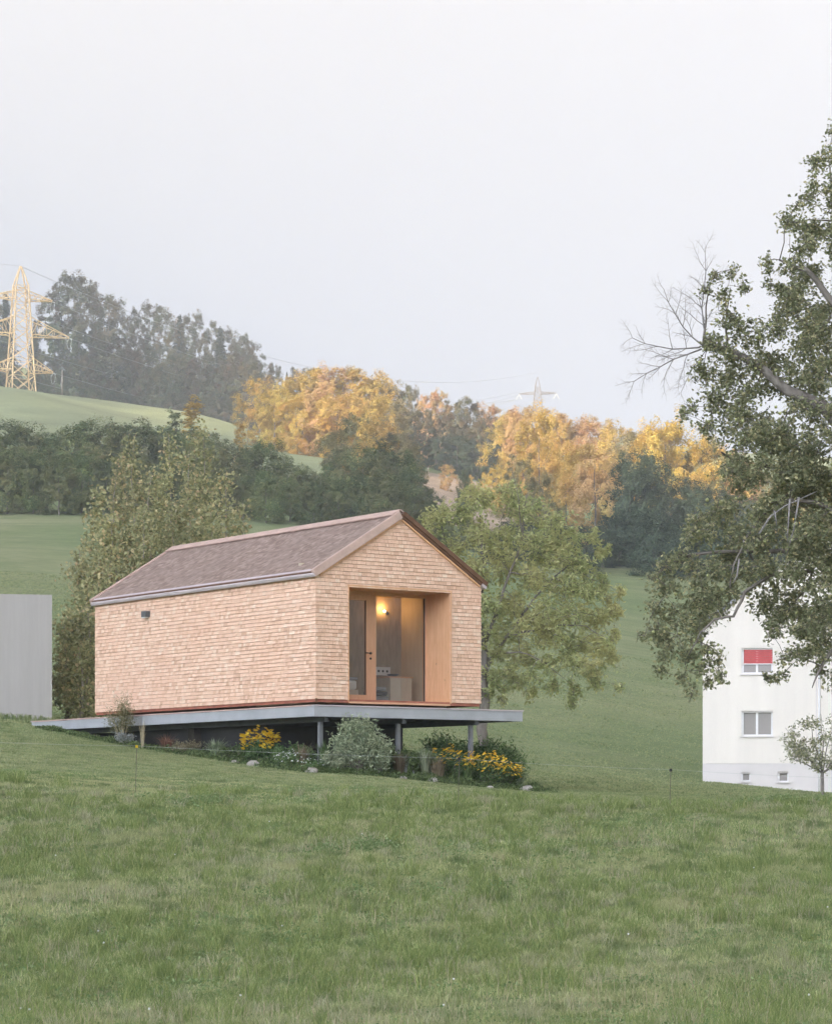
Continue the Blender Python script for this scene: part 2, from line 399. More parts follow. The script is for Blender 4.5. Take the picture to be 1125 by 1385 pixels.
# height of the shading ridge, from where its shadow should end on the hillside: (t, d, z)
SH = [(-1600, -400, -170), (-650, -400, -120), (-520, -550, 160), (-400, -560, 150), (-381, -520, 135), (-376, -460, 91), (-368, -460, 91), (-362, -480, 130), (-345, -470, 95),
      (-330, -390, 70), (-270, -400, 72), (-240, -380, 50), (-200, -370, 44), (-180, -358, 38), (-125, -265, 33), (-60, -60, 32), (0, 0, 24), (28, 0, 20), (75, 0, -120), (300, 0, -170), (1600, 0, -170)]
SH_T = np.array([q[0] for q in SH], float); SH_R = np.array([q[2] + (RD_ - q[1]) * TAN for q in SH])
def ground(x, y):
    x = np.asarray(x, float); y = np.asarray(y, float)
    Yc = np.clip(y, 0, 1499.9)
    u = CX + F * x / np.maximum(Yc, 8.0); u = np.clip(u, 0, 1125)
    c = np.clip(np.searchsorted(PXC, u, side='right') - 1, 0, len(PXC) - 2)
    fu = (u - PXC[c]) / (PXC[c + 1] - PXC[c]); fu = fu * .5 + .5 * fu * fu * (3 - 2 * fu)
    i = np.clip(np.searchsorted(TY, Yc, side='right') - 1, 0, len(TY) - 2)
    h = TY[i + 1] - TY[i]; t = (Yc - TY[i]) / h
    def ev(col):
        return ((2 * t**3 - 3 * t**2 + 1) * TZ[i, col] + (t**3 - 2 * t**2 + t) * h * TM[i, col]
                + (-2 * t**3 + 3 * t**2) * TZ[i + 1, col] + (t**3 - t**2) * h * TM[i + 1, col])
    z = ev(c) * (1 - fu) + ev(c + 1) * fu
    z = z + .05 * np.sin(x * .9 + 1.3) * np.sin(y * .7) * np.clip((y - 14) / 8, 0, 1) * np.clip((48 - y) / 10, 0, 1)
    z = z + np.clip((y - 150) / 200, 0, 1) * (1.2 * np.sin(x * .043 + 1) * np.sin(y * .031) + .5 * np.sin(x * .11 + y * .07))
    # unseen ridge behind and left of the viewer, profile shaped to shade the valley
    d = x * SUNH[0] + y * SUNH[1]; tt = -x * SUNH[1] + y * SUNH[0]
    Rr = np.interp(tt, SH_T, SH_R)
    s = np.clip((d - 500) / (RD_ - 500), 0, 1); s2 = np.clip((RD_ + 700 - d) / 700, 0, 1)
    rid = Rr * (s * s * (3 - 2 * s)) * np.where(d > RD_, s2 * s2 * (3 - 2 * s2), 1)
    return np.maximum(z * np.clip(1 - (d - 300) / 400, 0, 1), rid) if np.any(d > 100) else z
def gz(x, y): return float(ground(np.array([x]), np.array([y]))[0])
def on(x, y, Y):   # ground point in picture column x at distance Y
    X = (x - CX) / F * Y
    return X, Y, gz(X, Y)

def axis(parts):
    out = []
    for a, b, s in parts: out.append(np.arange(a, b - 1e-6, s))
    return np.concatenate(out + [[parts[-1][1]]])
xs = axis([(-2300, -300, 50), (-300, -100, 10), (-100, -20, 4), (-20, -12, 1.0), (-12, 12, .6), (12, 20, 1), (20, 100, 4), (100, 300, 10), (300, 1500, 60)])
ys = axis([(-2100, -40, 45), (-40, 12, 6), (12, 80, .6), (80, 130, 2), (130, 300, 4), (300, 800, 8), (800, 1500, 35)])
gx, gy = np.meshgrid(xs, ys)
gzv = ground(gx.ravel(), gy.ravel())
nx, ny = len(xs), len(ys)
ii = (np.arange(ny - 1)[:, None] * nx + np.arange(nx - 1)[None, :]).ravel()
V = np.stack([gx.ravel(), gy.ravel(), gzv], 1)
o = link('ground', mesh_np('ground', V, np.stack([ii, ii + 1, ii + 1 + nx, ii + nx], 1), smooth=True), M['meadow'])
tag(o, 'green sloping meadow rising from the rough foreground to the wooded hillside', kind='structure')

uu, yy_ = np.meshgrid(np.linspace(565, 720, 40), np.linspace(335, 450, 40)); XX = (uu - CX) / F * yy_
ii = (np.arange(39)[:, None] * 40 + np.arange(39)[None, :]).ravel()
M['drymeadow'] = simple('dry_meadow', (.44, .33, .235), .95, .25, .25)
u2, y2 = np.meshgrid(np.linspace(-1400, 452, 60), np.linspace(372, 625, 50)); X2_ = (u2 - CX) / F * y2
i2 = (np.arange(49)[:, None] * 60 + np.arange(59)[None, :]).ravel()
M['pasture'] = simple('upper_pasture', (.285, .31, .155), .95, .22, .06)
o = link('upper_pasture', mesh_np('upper_pasture', np.stack([X2_.ravel(), y2.ravel(), ground(X2_.ravel(), y2.ravel()) + .25], 1), np.stack([i2, i2 + 1, i2 + 61, i2 + 60], 1), smooth=True), M['pasture']); tag(o, 'paler dry pasture on the upper slope between hedgerow and pylon', kind='structure')
o = link('dry_slope', mesh_np('dry_slope', np.stack([XX.ravel(), yy_.ravel(), ground(XX.ravel(), yy_.ravel()) + .12 + .1 * np.sin(XX.ravel() * .7) * np.sin(yy_.ravel() * .9)], 1), np.stack([ii, ii + 1, ii + 41, ii + 40], 1), smooth=True), M['drymeadow']); tag(o, 'brownish sunlit unmown slope between the middle wood and the trees behind the cabin', kind='structure')

# ------------------------------------------------------------------ leaves and trees
def rand_dirs(n):
    v = rng.normal(size=(n, 3)); return v / np.linalg.norm(v, axis=1, keepdims=True)
def leaf_quads(P, N, size, asp=.55, jitter=.35):
    """rhombic leaf at each point P with normal N"""
    n = len(P)
    a = np.cross(N, rand_dirs(n)); a /= (np.linalg.norm(a, axis=1, keepdims=True) + 1e-9)
    b = np.cross(N, a)
    s = size * (1 + jitter * (rng.random(n) * 2 - 1)); s = s[:, None]
    fold = N * s * .12
    V = np.stack([P - a * s * .5, P - b * s * asp * .5 + fold, P + a * s * .5, P + b * s * asp * .5 + fold], 1)
    return V
def leaves_mesh(name, Vq):
    n = len(Vq); q = np.arange(n * 4).reshape(n, 4)
    return mesh_np(name, Vq.reshape(-1, 3), q)
def clump_points(c, r, n, outward=.8, shell=.45):
    """leaf positions and normals in an ellipsoidal clump"""
    d = rand_dirs(n); rad = (rng.random(n) ** shell)[:, None]
    P = np.asarray(c) + d * rad * np.asarray(r)
    N = d * outward + rand_dirs(n) * .7 + np.array([0, 0, .25]); N /= np.linalg.norm(N, axis=1, keepdims=True)
    return P, N

def crown_mesh(name, h, w, nl, nleaf, leaf, z0=.18, shape='round', lobe=.30, seed=0, spr=6):
    """broadleaf crown: sprays of leaves on lobes spread over an uneven ovoid"""
    r = np.random.default_rng(seed); Ps = []; Ns = []
    zb, zt = h * z0, h
    ph = r.random(4) * 6.28
    for k in range(nl):
        t = (k + r.random()) / nl                       # height in the crown
        g = r.random() * 6.283; q = r.uniform(.35, 1.0) ** .6
        if shape == 'bush': prof = min(1, .80 + .45 * t) * (1 - max(0, t - .55) / .45 * .62) ** 1.0
        elif shape == 'tall': prof = .95 * math.sin(math.pi * min(.97, .12 + .86 * t)) ** .7
        elif shape == 'cone': prof = 1.05 - .98 * t
        else: prof = math.sin(math.pi * min(.96, .10 + .82 * t)) ** .62
        un = 1 + .18 * math.sin(2 * g + ph[0]) + .13 * math.sin(3 * g + 5 * t + ph[1])
        rad = w / 2 * prof * q * un * (1 - lobe * .6)
        c = np.array([math.cos(g) * rad, math.sin(g) * rad, zb + (zt - zb) * t - lobe * w * .22])
        L = lobe * w / 2 * r.uniform(.65, 1.35)
        for m in range(spr):
            dd = r.normal(size=3); dd /= np.linalg.norm(dd); dd[2] = dd[2] * .8 + .25
            cc = c + dd * L * r.uniform(.4, 1.0)
            P, N = clump_points(cc, (L * .5, L * .5, L * .42), max(6, int(nleaf / nl / spr)), shell=.55)
            out = P - np.array([0, 0, zb + (zt - zb) * .4]); out /= (np.linalg.norm(out, axis=1, keepdims=True) + 1e-6)
            Nn = .55 * N + 1.0 * out; Nn /= np.linalg.norm(Nn, axis=1, keepdims=True)
            Ps.append(P); Ns.append(Nn)
    P = np.concatenate(Ps); N = np.concatenate(Ns)
    P[:, 2] = np.maximum(P[:, 2], .05)
    return leaves_mesh(name, leaf_quads(P, N, leaf, .7))

def trunk_mesh(name, h, r, nb=6, spread=.3, seed=0):
    rr = random.Random(seed); mb = MB()
    top = h * .8
    pts = []; x = y = 0
    for i in range(7):
        t = i / 6; pts.append((x, y, top * t)); x += rr.uniform(-1, 1) * h * .012; y += rr.uniform(-1, 1) * h * .012
    mb.tube([(pts[0][0], pts[0][1], -.6)] + pts, [r * 1.25, r * 1.1] + [r * (1 - .8 * (i / 6)) for i in range(1, 7)], 7)
    for k in range(nb):
        t = rr.uniform(.3, .9); i = int(t * 6); p = np.array(pts[i]); g = rr.uniform(0, 6.28); L = h * spread * rr.uniform(.6, 1.1) * (1.2 - t * .6)
        q1 = p + np.array([math.cos(g) * L * .5, math.sin(g) * L * .5, L * .35]); q2 = p + np.array([math.cos(g) * L, math.sin(g) * L, L * .9])
        mb.tube([p, q1, q2], [r * .45 * (1.1 - t), r * .3 * (1.1 - t), r * .08], 5)
    return mb.mesh(name, True)

# shared crown meshes (unit: metres at the size of the first tree of a kind)
CR = {}
for k in range(4):
    CR['wood', k] = crown_mesh('crown', 22, 14, 60, 13000, .50, .06, 'round', .27, 100 + k)
    CR['hedge', k] = crown_mesh('crown', 10, 9.5, 64, 16000, .24, .0, 'bush', .27, 200 + k)
    CR['gold', k] = crown_mesh('crown', 15, 12, 64, 15000, .33, .0, 'round', .25, 300 + k)
for k in range(2):
    CR['tallwood', k] = crown_mesh('crown', 27, 14, 56, 10000, .50, .12, 'tall', .24, 400 + k)
    CR['sapling', k] = crown_mesh('crown', 9, 2.6, 26, 2200, .26, .05, 'cone', .5, 450 + k)
def spruce_mesh(seed, h=22, w=7):
    r = np.random.default_rng(seed); Ps = []; Ns = []
    for i in range(26):
        t = i / 26; z = h * (.08 + .92 * t); rad = w / 2 * (1 - t) ** .85 + .15
        n = int(180 * (1 - t) + 25); g = r.random(n) * 6.283; q = rad * (r.random(n) ** .5) * (1 + .25 * np.sin(g * 5 + i * 2))
        P = np.stack([np.cos(g) * q, np.sin(g) * q, z - q * .35 + r.normal(size=n) * .2], 1)
        N = np.stack([np.cos(g), np.sin(g), np.full(n, .9)], 1) + r.normal(size=(n, 3)) * .3; N /= np.linalg.norm(N, axis=1, keepdims=True)
        Ps.append(P); Ns.append(N)
    return leaves_mesh('crown', leaf_quads(np.concatenate(Ps), np.concatenate(Ns), .8, .45))
for k in range(2): CR['spruce', k] = spruce_mesh(500 + k)
TR = {'wood': trunk_mesh('trunk', 22, .35, 6, .3, 1), 'hedge': trunk_mesh('trunk', 9, .16, 8, .35, 2), 'gold': trunk_mesh('trunk', 15, .25, 8, .3, 3),
      'tallwood': trunk_mesh('trunk', 27, .34, 8, .2, 4), 'sapling': trunk_mesh('trunk', 9, .08, 6, .1, 5), 'spruce': trunk_mesh('trunk', 22, .25, 0, .1, 6)}
HH = {'wood': 22, 'hedge': 10, 'gold': 15, 'tallwood': 27, 'sapling': 9, 'spruce': 22}
for m_ in TR.values(): m_.materials.append(M['bark'])
cnt = {}
def far_tree(kind, x, y_top, Y, wide, mat, name, label, group, base_drop=0.0, cat='tree'):
    """tree in picture column x whose top reaches row y_top at distance Y; wide = crown width scale"""
    X, _, z = on(x, Y, Y) if False else on(x, 0, Y)
    z -= base_drop
    ztop = EYE + (HZ - y_top) / F * Y
    s = max(.25, (ztop - z) / HH[kind])
    k = cnt.get(kind, 0); cnt[kind] = k + 1
    nv = sum(1 for q in CR if q[0] == kind)
    t = empty(name, (X, Y, z), random.uniform(0, 6.28), label, cat, group)
    t.scale = (s * wide, s * wide, s)
    me = CR[kind, k % nv]
    key = (me.name, mat)
    if key not in MC:
        m2 = me.copy() if me.materials else me
        if m2.materials: m2.materials.clear()
        m2.materials.append(M[mat]); MC[key] = m2
        CRM.setdefault(me.name, me)
    link('crown', MC[key], None, t); link('trunk', TR[kind], None, t)
    return t
MC = {}; CRM = {}

U = random.uniform
ORD = ['first', 'second', 'third', 'fourth', 'fifth', 'sixth', 'seventh', 'eighth', 'ninth', 'tenth', 'eleventh', 'twelfth', 'thirteenth', 'fourteenth', 'fifteenth', 'sixteenth',
       'seventeenth', 'eighteenth', 'nineteenth', 'twentieth', 'twenty-first', 'twenty-second', 'twenty-third', 'twenty-fourth', 'twenty-fifth', 'twenty-sixth', 'twenty-seventh', 'twenty-eighth', 'twenty-ninth', 'thirtieth', 'thirty-first', 'thirty-second', 'thirty-third']
def row(look, where, group, name, items, Yf, wk=1.0, cat='tree'):
    """a row of trees: (kind, column, top row, width scale, material[, distance])"""
    items = sorted(items, key=lambda q: q[1])
    for i, it in enumerate(items):
        kd, x, yt, w, mt = it[:5]; Yd = it[5] if len(it) > 5 else Yf()
        nm, lk = (name, look) if kd != 'spruce' else ('spruce_tree', 'dark pointed spruce')
        far_tree(kd, x, yt, Yd, w * wk, mt, nm, '%s, %s from left %s' % (lk, ORD[i], where), group, cat=cat)
K = 'leaf_wood'; S = 'leaf_spruce'; G = 'leaf_gold'; CO = 'leaf_copper'; GG = 'leaf_goldgreen'; H = 'leaf_hedge'; DK = 'leaf_darkwood'
row('tall dim grey-green tree', 'on the hazy wood skyline', 'skyline trees of the hazy wood behind the large pylon', 'woodland_tree',
    [('wood', -25, 400, 1, K), ('spruce', 8, 392, 1, S), ('spruce', 47, 432, .9, S), ('tallwood', 72, 392, .8, K), ('tallwood', 90, 368, .9, K), ('tallwood', 108, 370, .9, K), ('tallwood', 126, 384, .8, K), ('wood', 147, 398, .75, K),
     ('tallwood', 168, 425, .6, K), ('tallwood', 182, 416, .6, K), ('tallwood', 200, 408, .75, K), ('tallwood', 214, 412, .7, K), ('tallwood', 228, 420, .6, K), ('spruce', 243, 424, 1.1, S), ('tallwood', 255, 426, .7, K), ('tallwood', 268, 422, .7, K),
     ('tallwood', 286, 434, .7, K), ('spruce', 298, 440, 1, S), ('tallwood', 308, 444, .8, K), ('wood', 324, 452, .7, K), ('wood', 338, 462, .7, K), ('wood', 350, 480, .7, K), ('wood', 372, 492, .7, K), ('spruce', 388, 502, .7, S), ('wood', 402, 498, .8, K), ('wood', 425, 500, .7, K)],
    lambda: U(700, 740))
row('rounded dull green tree', 'in the front row of the hazy wood', 'front trees of the hazy wood', 'woodland_tree',
    [('wood', -15, 480, 1.2, K), ('wood', 20, 492, .9, K), ('wood', 55, 500, .9, K), ('wood', 82, 488, .8, K), ('wood', 108, 476, 1.0, K), ('wood', 130, 492, .9, K), ('wood', 152, 454, 1.15, K), ('wood', 178, 470, .9, K), ('wood', 196, 482, .9, K), ('wood', 216, 492, .8, K), ('wood', 236, 480, .9, K),
     ('wood', 256, 492, .9, K), ('wood', 274, 482, 1.0, K), ('wood', 294, 492, .9, K), ('wood', 312, 482, 1.0, K), ('wood', 334, 490, 1.0, K), ('wood', 356, 505, .9, K)], lambda: U(632, 665))
row('low bushy dim tree', 'at the foot of the hazy wood', 'undergrowth trees of the hazy wood', 'woodland_tree',
    [('gold', x, 520 + (x - 60) * .075 + U(-6, 6), 1.2, K) for x in range(60, 360, 22)], lambda: U(612, 622))
far_tree('sapling', 262, 540, 330, 1.6, G, 'young_tree', 'yellowish slender young tree rising above the hedge on the upper meadow', None)
far_tree('sapling', 325, 572, 330, 1.3, G, 'young_tree', 'small yellow-leaved tree at the upper meadow beside the golden grove', None)
far_tree('sapling', 236, 556, 330, 1.4, H, 'young_tree', 'thin green young tree left of the yellowish one above the hedge', None)
row('golden sunlit autumn tree', 'in the golden grove', 'sunlit trees of the golden grove', 'autumn_tree',
    [('gold', 352, 512, .9, G, 470), ('gold', 372, 524, .9, G, 450), ('gold', 388, 514, 1.0, G, 470), ('gold', 410, 506, 1.0, G, 470), ('gold', 436, 498, 1.1, G, 475), ('gold', 462, 497, 1.1, CO, 470), ('gold', 488, 499, 1.1, G, 470),
     ('gold', 508, 506, 1.0, G, 465), ('gold', 528, 520, .9, GG, 465), ('gold', 402, 535, 1.0, G, 445), ('gold', 430, 532, 1.0, CO, 445), ('gold', 456, 535, 1.1, G, 440), ('gold', 482, 532, 1.0, G, 440), ('gold', 506, 538, 1.0, G, 430), ('gold', 530, 545, .9, GG, 440)], None)
row('half green, half golden tree', 'below the golden grove', 'green and golden trees below the grove', 'autumn_tree',
    [('gold', 462, 580, 1.0, GG, 340), ('gold', 486, 562, 1.0, GG, 335), ('gold', 508, 570, .9, G, 330), ('gold', 528, 585, .9, GG, 330), ('gold', 548, 600, .9, GG, 320)], None)
row('dim green tree', 'in the middle wood', 'trees of the middle wood', 'woodland_tree',
    [('tallwood', 550, 520, .6, K, 560), ('tallwood', 562, 524, .5, K, 555), ('wood', 580, 530, .7, CO, 550), ('wood', 598, 532, .7, CO, 550), ('wood', 618, 540, .8, K, 550), ('wood', 640, 540, .8, K, 550), ('wood', 660, 548, .7, CO, 550), ('wood', 680, 552, .8, CO, 550),
     ('wood', 556, 556, .8, K, 500), ('wood', 576, 555, .8, K, 500), ('wood', 600, 558, .8, K, 500), ('wood', 626, 562, .8, K, 500), ('wood', 650, 566, .8, K, 500), ('wood', 674, 570, .8, K, 500),
     ('gold', 560, 596, 1.2, DK, 450), ('gold', 590, 590, 1.2, DK, 470), ('gold', 618, 588, 1.2, DK, 475), ('gold', 646, 594, 1.2, DK, 475), ('gold', 672, 598, 1.2, DK, 475)], None)
far_tree('gold', 730, 557, 345, .62, G, 'autumn_tree', 'tall yellow-green sunlit tree directly below the far pylon', None)
far_tree('gold', 806, 598, 292, .78, CO, 'autumn_tree', 'broad orange-brown autumn tree right of the yellow one below the far pylon', None)
far_tree('gold', 766, 606, 300, .68, G, 'autumn_tree', 'yellow-green tree between the tall yellow tree and the orange-brown one', None)
far_tree('gold', 700, 620, 330, .7, GG, 'autumn_tree', 'grey-green fading tree left of the tall yellow tree', None)
far_tree('gold', 735, 640, 300, .7, GG, 'autumn_tree', 'greenish tree in front of the tall yellow tree', None)
row('sunlit autumn tree', 'on the skyline beside the far pylon', 'skyline trees beside the far pylon', 'autumn_tree',
    [('gold', 690, 556, .9, G, 470), ('gold', 708, 552, .8, CO, 455), ('gold', 726, 552, .8, G, 455), ('gold', 748, 560, .9, G, 450), ('gold', 768, 558, .9, CO, 455), ('gold', 790, 566, .9, CO, 450), ('gold', 812, 570, .9, CO, 440), ('gold', 832, 574, .9, G, 430), ('gold', 850, 582, .8, GG, 420)], None)
row('sunlit yellow-brown tree', 'above the dark right-hand wood', 'sunlit trees above the right-hand wood', 'autumn_tree',
    [('gold', 862, 592, .7, GG, 340), ('gold', 880, 578, .75, G, 330), ('gold', 902, 566, .75, G, 325), ('gold', 926, 576, .7, G, 330), ('gold', 950, 592, .8, GG, 330), ('gold', 972, 604, .8, G, 330), ('gold', 1000, 620, .8, CO, 330), ('gold', 1032, 640, .9, GG, 330),
     ('gold', 1062, 655, .9, G, 330), ('gold', 1095, 660, .9, GG, 330), ('gold', 1130, 660, 1, CO, 330)], None)
row('dark bluish green tree', 'in upper row of the right-hand wood', 'upper trees of the right-hand wood', 'woodland_tree',
    [('hedge', x, yt, 1.0, DK) for x, yt in ((832, 645), (852, 620), (872, 615), (894, 640), (916, 648), (940, 655), (965, 660), (992, 668), (1020, 680), (1055, 690), (1095, 695))], lambda: U(285, 298), .8)
row('dark bluish green tree', 'at the foot of the right-hand wood', 'lower trees of the right-hand wood', 'woodland_tree',
    [('hedge', x, yt, 1.0, DK) for x, yt in ((660, 720), (690, 706), (712, 705), (738, 700), (762, 710), (790, 712), (815, 716), (838, 700), (860, 690), (884, 696), (908, 704), (932, 700), (960, 708), (990, 712), (1025, 715), (1060, 718), (1100, 720))], lambda: U(238, 248), 1.1)
row('pale yellow bush', 'on the brown slope', 'yellow bushes on the brown slope', 'autumn_bush', [('gold', 672, 632, .9, G, 400), ('gold', 688, 636, .9, G, 395), ('gold', 634, 642, .6, G, 410), ('gold', 655, 640, .5, G, 415)], None, cat='bush')
far_tree('gold', 605, 628, 420, .9, CO, 'autumn_tree', 'reddish half-bare tree at the top of the brown slope', None)
far_tree('hedge', 628, 636, 340, .45, H, 'columnar_tree', 'narrow dark green tree standing before the brown slope', None)
row('dense dark green hedgerow tree', 'in upper row along the hill', 'upper trees of the hill-foot hedgerow', 'hedgerow_tree',
    [('hedge', x, yt, 1.0, H) for x, yt in ((-230, 570), (-180, 575), (-130, 568), (-80, 574), (-30, 575), (5, 572), (35, 576), (62, 588), (88, 584), (112, 572), (140, 570), (168, 580), (195, 572), (222, 578), (250, 582), (278, 588), (305, 600), (332, 606), (360, 598), (388, 618), (415, 634), (442, 630), (466, 612), (490, 606), (514, 604), (538, 612), (560, 634), (584, 664))],
    lambda: U(262, 272), 1.0)
row('dense dark green hedgerow tree', 'in lower row along the hill', 'lower trees of the hill-foot hedgerow', 'hedgerow_tree',
    [('hedge', x, yt, 1.0, H) for x, yt in ((-25, 610), (10, 608), (45, 612), (80, 618), (110, 612), (145, 620), (185, 620), (225, 625), (265, 632), (300, 640), (330, 645), (360, 640), (392, 650), (425, 652), (458, 648), (490, 644), (520, 640), (550, 655), (578, 676), (604, 696), (632, 704))],
    lambda: U(243, 250), 1.05)

# ------------------------------------------------------------------ the shingled house
HX, HY, TH, HL, HW = -1.989, 51.17, 0.621, 9.12, 4.105
HZ0 = EYE + 2.135
house = empty('shingled_cabin', (HX, HY, HZ0), TH, 'small gabled cabin clad in pale wood shingles, with a glazed porch, on a raised platform', 'cabin')
WL, WR, AP = 2.50, 2.46, 3.76      # wall heights left, right, apex
O1, O2, OT, RD = 0.796, 3.315, 2.30, 0.88
AX = HW / 2
T = .16
mb = MB()
b_ = .012
mb.box(b_, b_ + .2, .04, .2, HL - .2, WL - .03)                     # left wall core
mb.box(HW - .2, .2, .04, HW - b_, HL - .2, WR - .03)
mb.box(b_, HL - .2, .04, HW - b_, HL - b_, 2.45)
mb.prism([(b_, 2.45), (HW - b_, 2.42), (AX, AP - .05)], HL - .2, HL - b_)
mb.box(b_, b_, .04, O1 - .03, .2, WL - .03)
mb.box(O2 + .03, b_, .04, HW - b_, .2, WL - .08)
mb.prism([(O1 - .03, OT + .03), (O2 + .03, OT + .03), (O2 + .03, WR - .03), (O1 - .03, WR - .03)], b_ + .001, .2)
mb.prism([(b_, WL - .03), (AX, AP - .06), (HW - b_, WR - .03)], b_, .2)
mb.build('wall', M['underlay'], house)

def shingles(rows, conv, thick=.024, wmin=.07, wmax=.13):
    """rows: list of (s0, s1, lo0, hi0, lo1, hi1): course from height s0 to s1 with side bounds at bottom and top"""
    Vs = []
    for (s0, s1, a0, b0, a1, b1) in rows:
        x = min(a0, a1) - random.uniform(0, .08)
        hi = max(b0, b1)
        while x < hi:
            w = random.uniform(wmin, wmax); g = random.uniform(.001, .0035)
            e = random.uniform(-.002, .002); th = thick * random.uniform(.85, 1.15); tw = random.uniform(-.0015, .0015)
            xl0, xr0 = max(x, a0), min(x + w - g, b0); xl1, xr1 = max(x, a1), min(x + w - g, b1)
            x += w
            if xr0 - xl0 < .012: continue
            if xr1 < xl1: xl1 = xr1 = min(max((xl0 + xr0) / 2, a1), b1)
            Vs.append([(xl0, 0, s0 + e), (xr0, 0, s0 + e), (xr0, th + tw, s0 + e), (xl0, th - tw, s0 + e),
                       (xl1, 0, s1), (xr1, 0, s1), (xr1, .012, s1), (xl1, .012, s1)])
    A = np.array(Vs)                       # along, out, height
    n = len(A); P = conv(A.reshape(-1, 3))
    base = np.arange(n)[:, None] * 8
    F_ = np.array([[0, 1, 2, 3], [3, 2, 6, 7], [0, 3, 7, 4], [1, 5, 6, 2], [7, 6, 5, 4]])
    q = (base[:, None, :] + F_[None]).reshape(-1, 4)
    return P, q
def shingle_obj(name, rows, conv, mat, parent, **k):
    P, q = shingles(rows, conv, **k)
    o = link(name, mesh_np(name, P, q), mat, parent); o['kind'] = 'stuff'; return o
EXP = .078
def rows_between(z0, z1, fa, fb, over=-.006):
    out = []; z = z0
    while z < z1 - .01:
        t = min(z + EXP + over, z1)
        out.append((z, t, fa(z), fb(z), fa(t), fb(t))); z += EXP
    return out
# left wall (faces -x): along = y
rows = rows_between(.02, WL - .015, lambda z: 0, lambda z: HL)
shingle_obj('wall_shingles', rows, lambda A: np.stack([b_ - A[:, 1] , A[:, 0], A[:, 2]], 1), M['shingle'], house)
# right wall and rear wall, seen only from elsewhere
shingle_obj('wall_shingles', rows_between(.02, WR - .015, lambda z: 0, lambda z: HL), lambda A: np.stack([HW - b_ + A[:, 1], A[:, 0], A[:, 2]], 1), M['shingle'], house)
def gl(z): return 0 if z < WL else (z - WL) / (AP - WL) * AX
def gr(z): return HW if z < WR else HW - (z - WR) / (AP - WR) * (HW - AX)
front = lambda A: np.stack([A[:, 0], b_ - A[:, 1], A[:, 2]], 1)
k_open = int((OT - .02) / EXP); z_open = .02 + k_open * EXP
rows = rows_between(.02, z_open, lambda z: 0, lambda z: O1) + rows_between(.02, z_open, lambda z: O2, lambda z: HW)
rows += rows_between(z_open + .0, AP - .03, gl, gr)
shingle_obj('gable_shingles', rows, front, M['shingle'], house)
shingle_obj('gable_shingles', rows_between(.02, AP - .03, gl, gr), lambda A: np.stack([A[:, 0], HL - b_ + A[:, 1], A[:, 2]], 1), M['shingle'], house)
# corner battens and base flashing
mb = MB(); mb.box(.02, .022, -.04, HW - .02, .05, .03); mb.box(.022, .052, -.04, .05, HL - .05, .03); mb.box(HW - .05, .052, -.04, HW - .022, HL - .05, .03); mb.box(.02, HL - .048, -.04, HW - .02, HL - .022, .03)
mb.build('base_flashing', M['flashing'], house)
MB().box(-.02, -.014, -.06, .03, -.002, .03).build('flashing_joint', M['darkwood'], house)

# roof: two slabs, shingled, with gutters, verge boards and ridge cap
OV = .06
def roof_side(sgn):
    wl = WL if sgn < 0 else WR
    x0 = -.09 if sgn < 0 else HW + .09
    L_ = math.hypot(AX, AP - wl); ux, uz = (AX / L_, (AP - wl) / L_)   # up-slope in |x|,z
    e = (0 if sgn < 0 else HW)
    def P(s, y, hgt):       # s along slope from eave (negative = overhang)
        return (e - sgn * (-1) * 0 + (-sgn) * (ux * s - uz * hgt), y, wl + uz * s + ux * hgt)
    return P, L_
Ps = {}
for sgn in (-1, 1):
    P, L_ = roof_side(sgn); Ps[sgn] = (P, L_)
    mb = MB(); s0, s1 = -.07, L_
    V = [P(s0, -OV, .0), P(s1, -OV, .0), P(s1, HL + .03, .0), P(s0, HL + .03, .0), P(s0, -OV, .09), P(s1, -OV, .09), P(s1, HL + .03, .09), P(s0, HL + .03, .09)]
    mb.hexa(V); mb.build('roof_slab', M['darkwood'], house)
    rows = []; s = .03
    EX = .085
    while s < L_ - .02:
        t = min(s + EX + .02, L_ + .02); rows.append((s, t, -OV + .02, HL + .01, -OV + .02, HL + .01)); s += EX
    def conv(A, P=P):
        out = np.empty_like(A)
        for i, (al, ot, h_) in enumerate(A): out[i] = P(h_, al, .092 + ot)
        return out
    shingle_obj('roof_shingles', rows, conv, M['roof_shingle'], house, thick=.014, wmin=.07, wmax=.14)
    # gutter / eaves board
    mb = MB()
    V = [P(-.10, -OV - .015, -.015), P(.035, -OV - .015, -.012), P(.035, HL + .04, -.012), P(-.10, HL + .04, -.015), P(-.10, -OV - .015, .055), P(.035, -OV - .015, .112), P(.035, HL + .04, .112), P(-.10, HL + .04, .055)]
    mb.hexa(V); bevel(mb.build('eaves_gutter', M['gutter'], house), .012, 2)
    # verge boards front and rear
    for (ya, yb, nm) in ((-OV - .03, -OV + .055, 'verge_board'), (HL - .02, HL + .055, 'verge_board')):
        vb = -.02 if sgn < 0 else .045; mb = MB()
        V = [P(-.075, ya, vb), P(L_ + .0, ya, vb), P(L_ + .0, yb, vb), P(-.075, yb, vb), P(-.075, ya, .135), P(L_ + .0, ya, .135), P(L_ + .0, yb, .135), P(-.075, yb, .135)]
        mb.hexa(V); bevel(mb.build(nm, M['fascia'] if sgn < 0 else M['darkwood'], house), .006)
    # soffit strip under the verge
    mb = MB(); V = [P(.05, -OV + .002, -.055), P(L_ - .05, -OV + .002, -.055), P(L_ - .05, -.018, -.055), P(.05, -.018, -.055), P(.05, -OV + .002, -.022), P(L_ - .05, -OV + .002, -.022), P(L_ - .05, -.018, -.022), P(.05, -.018, -.022)]
    mb.hexa(V); mb.build('soffit_batten', M['wood'], house)
zr = AP + .09
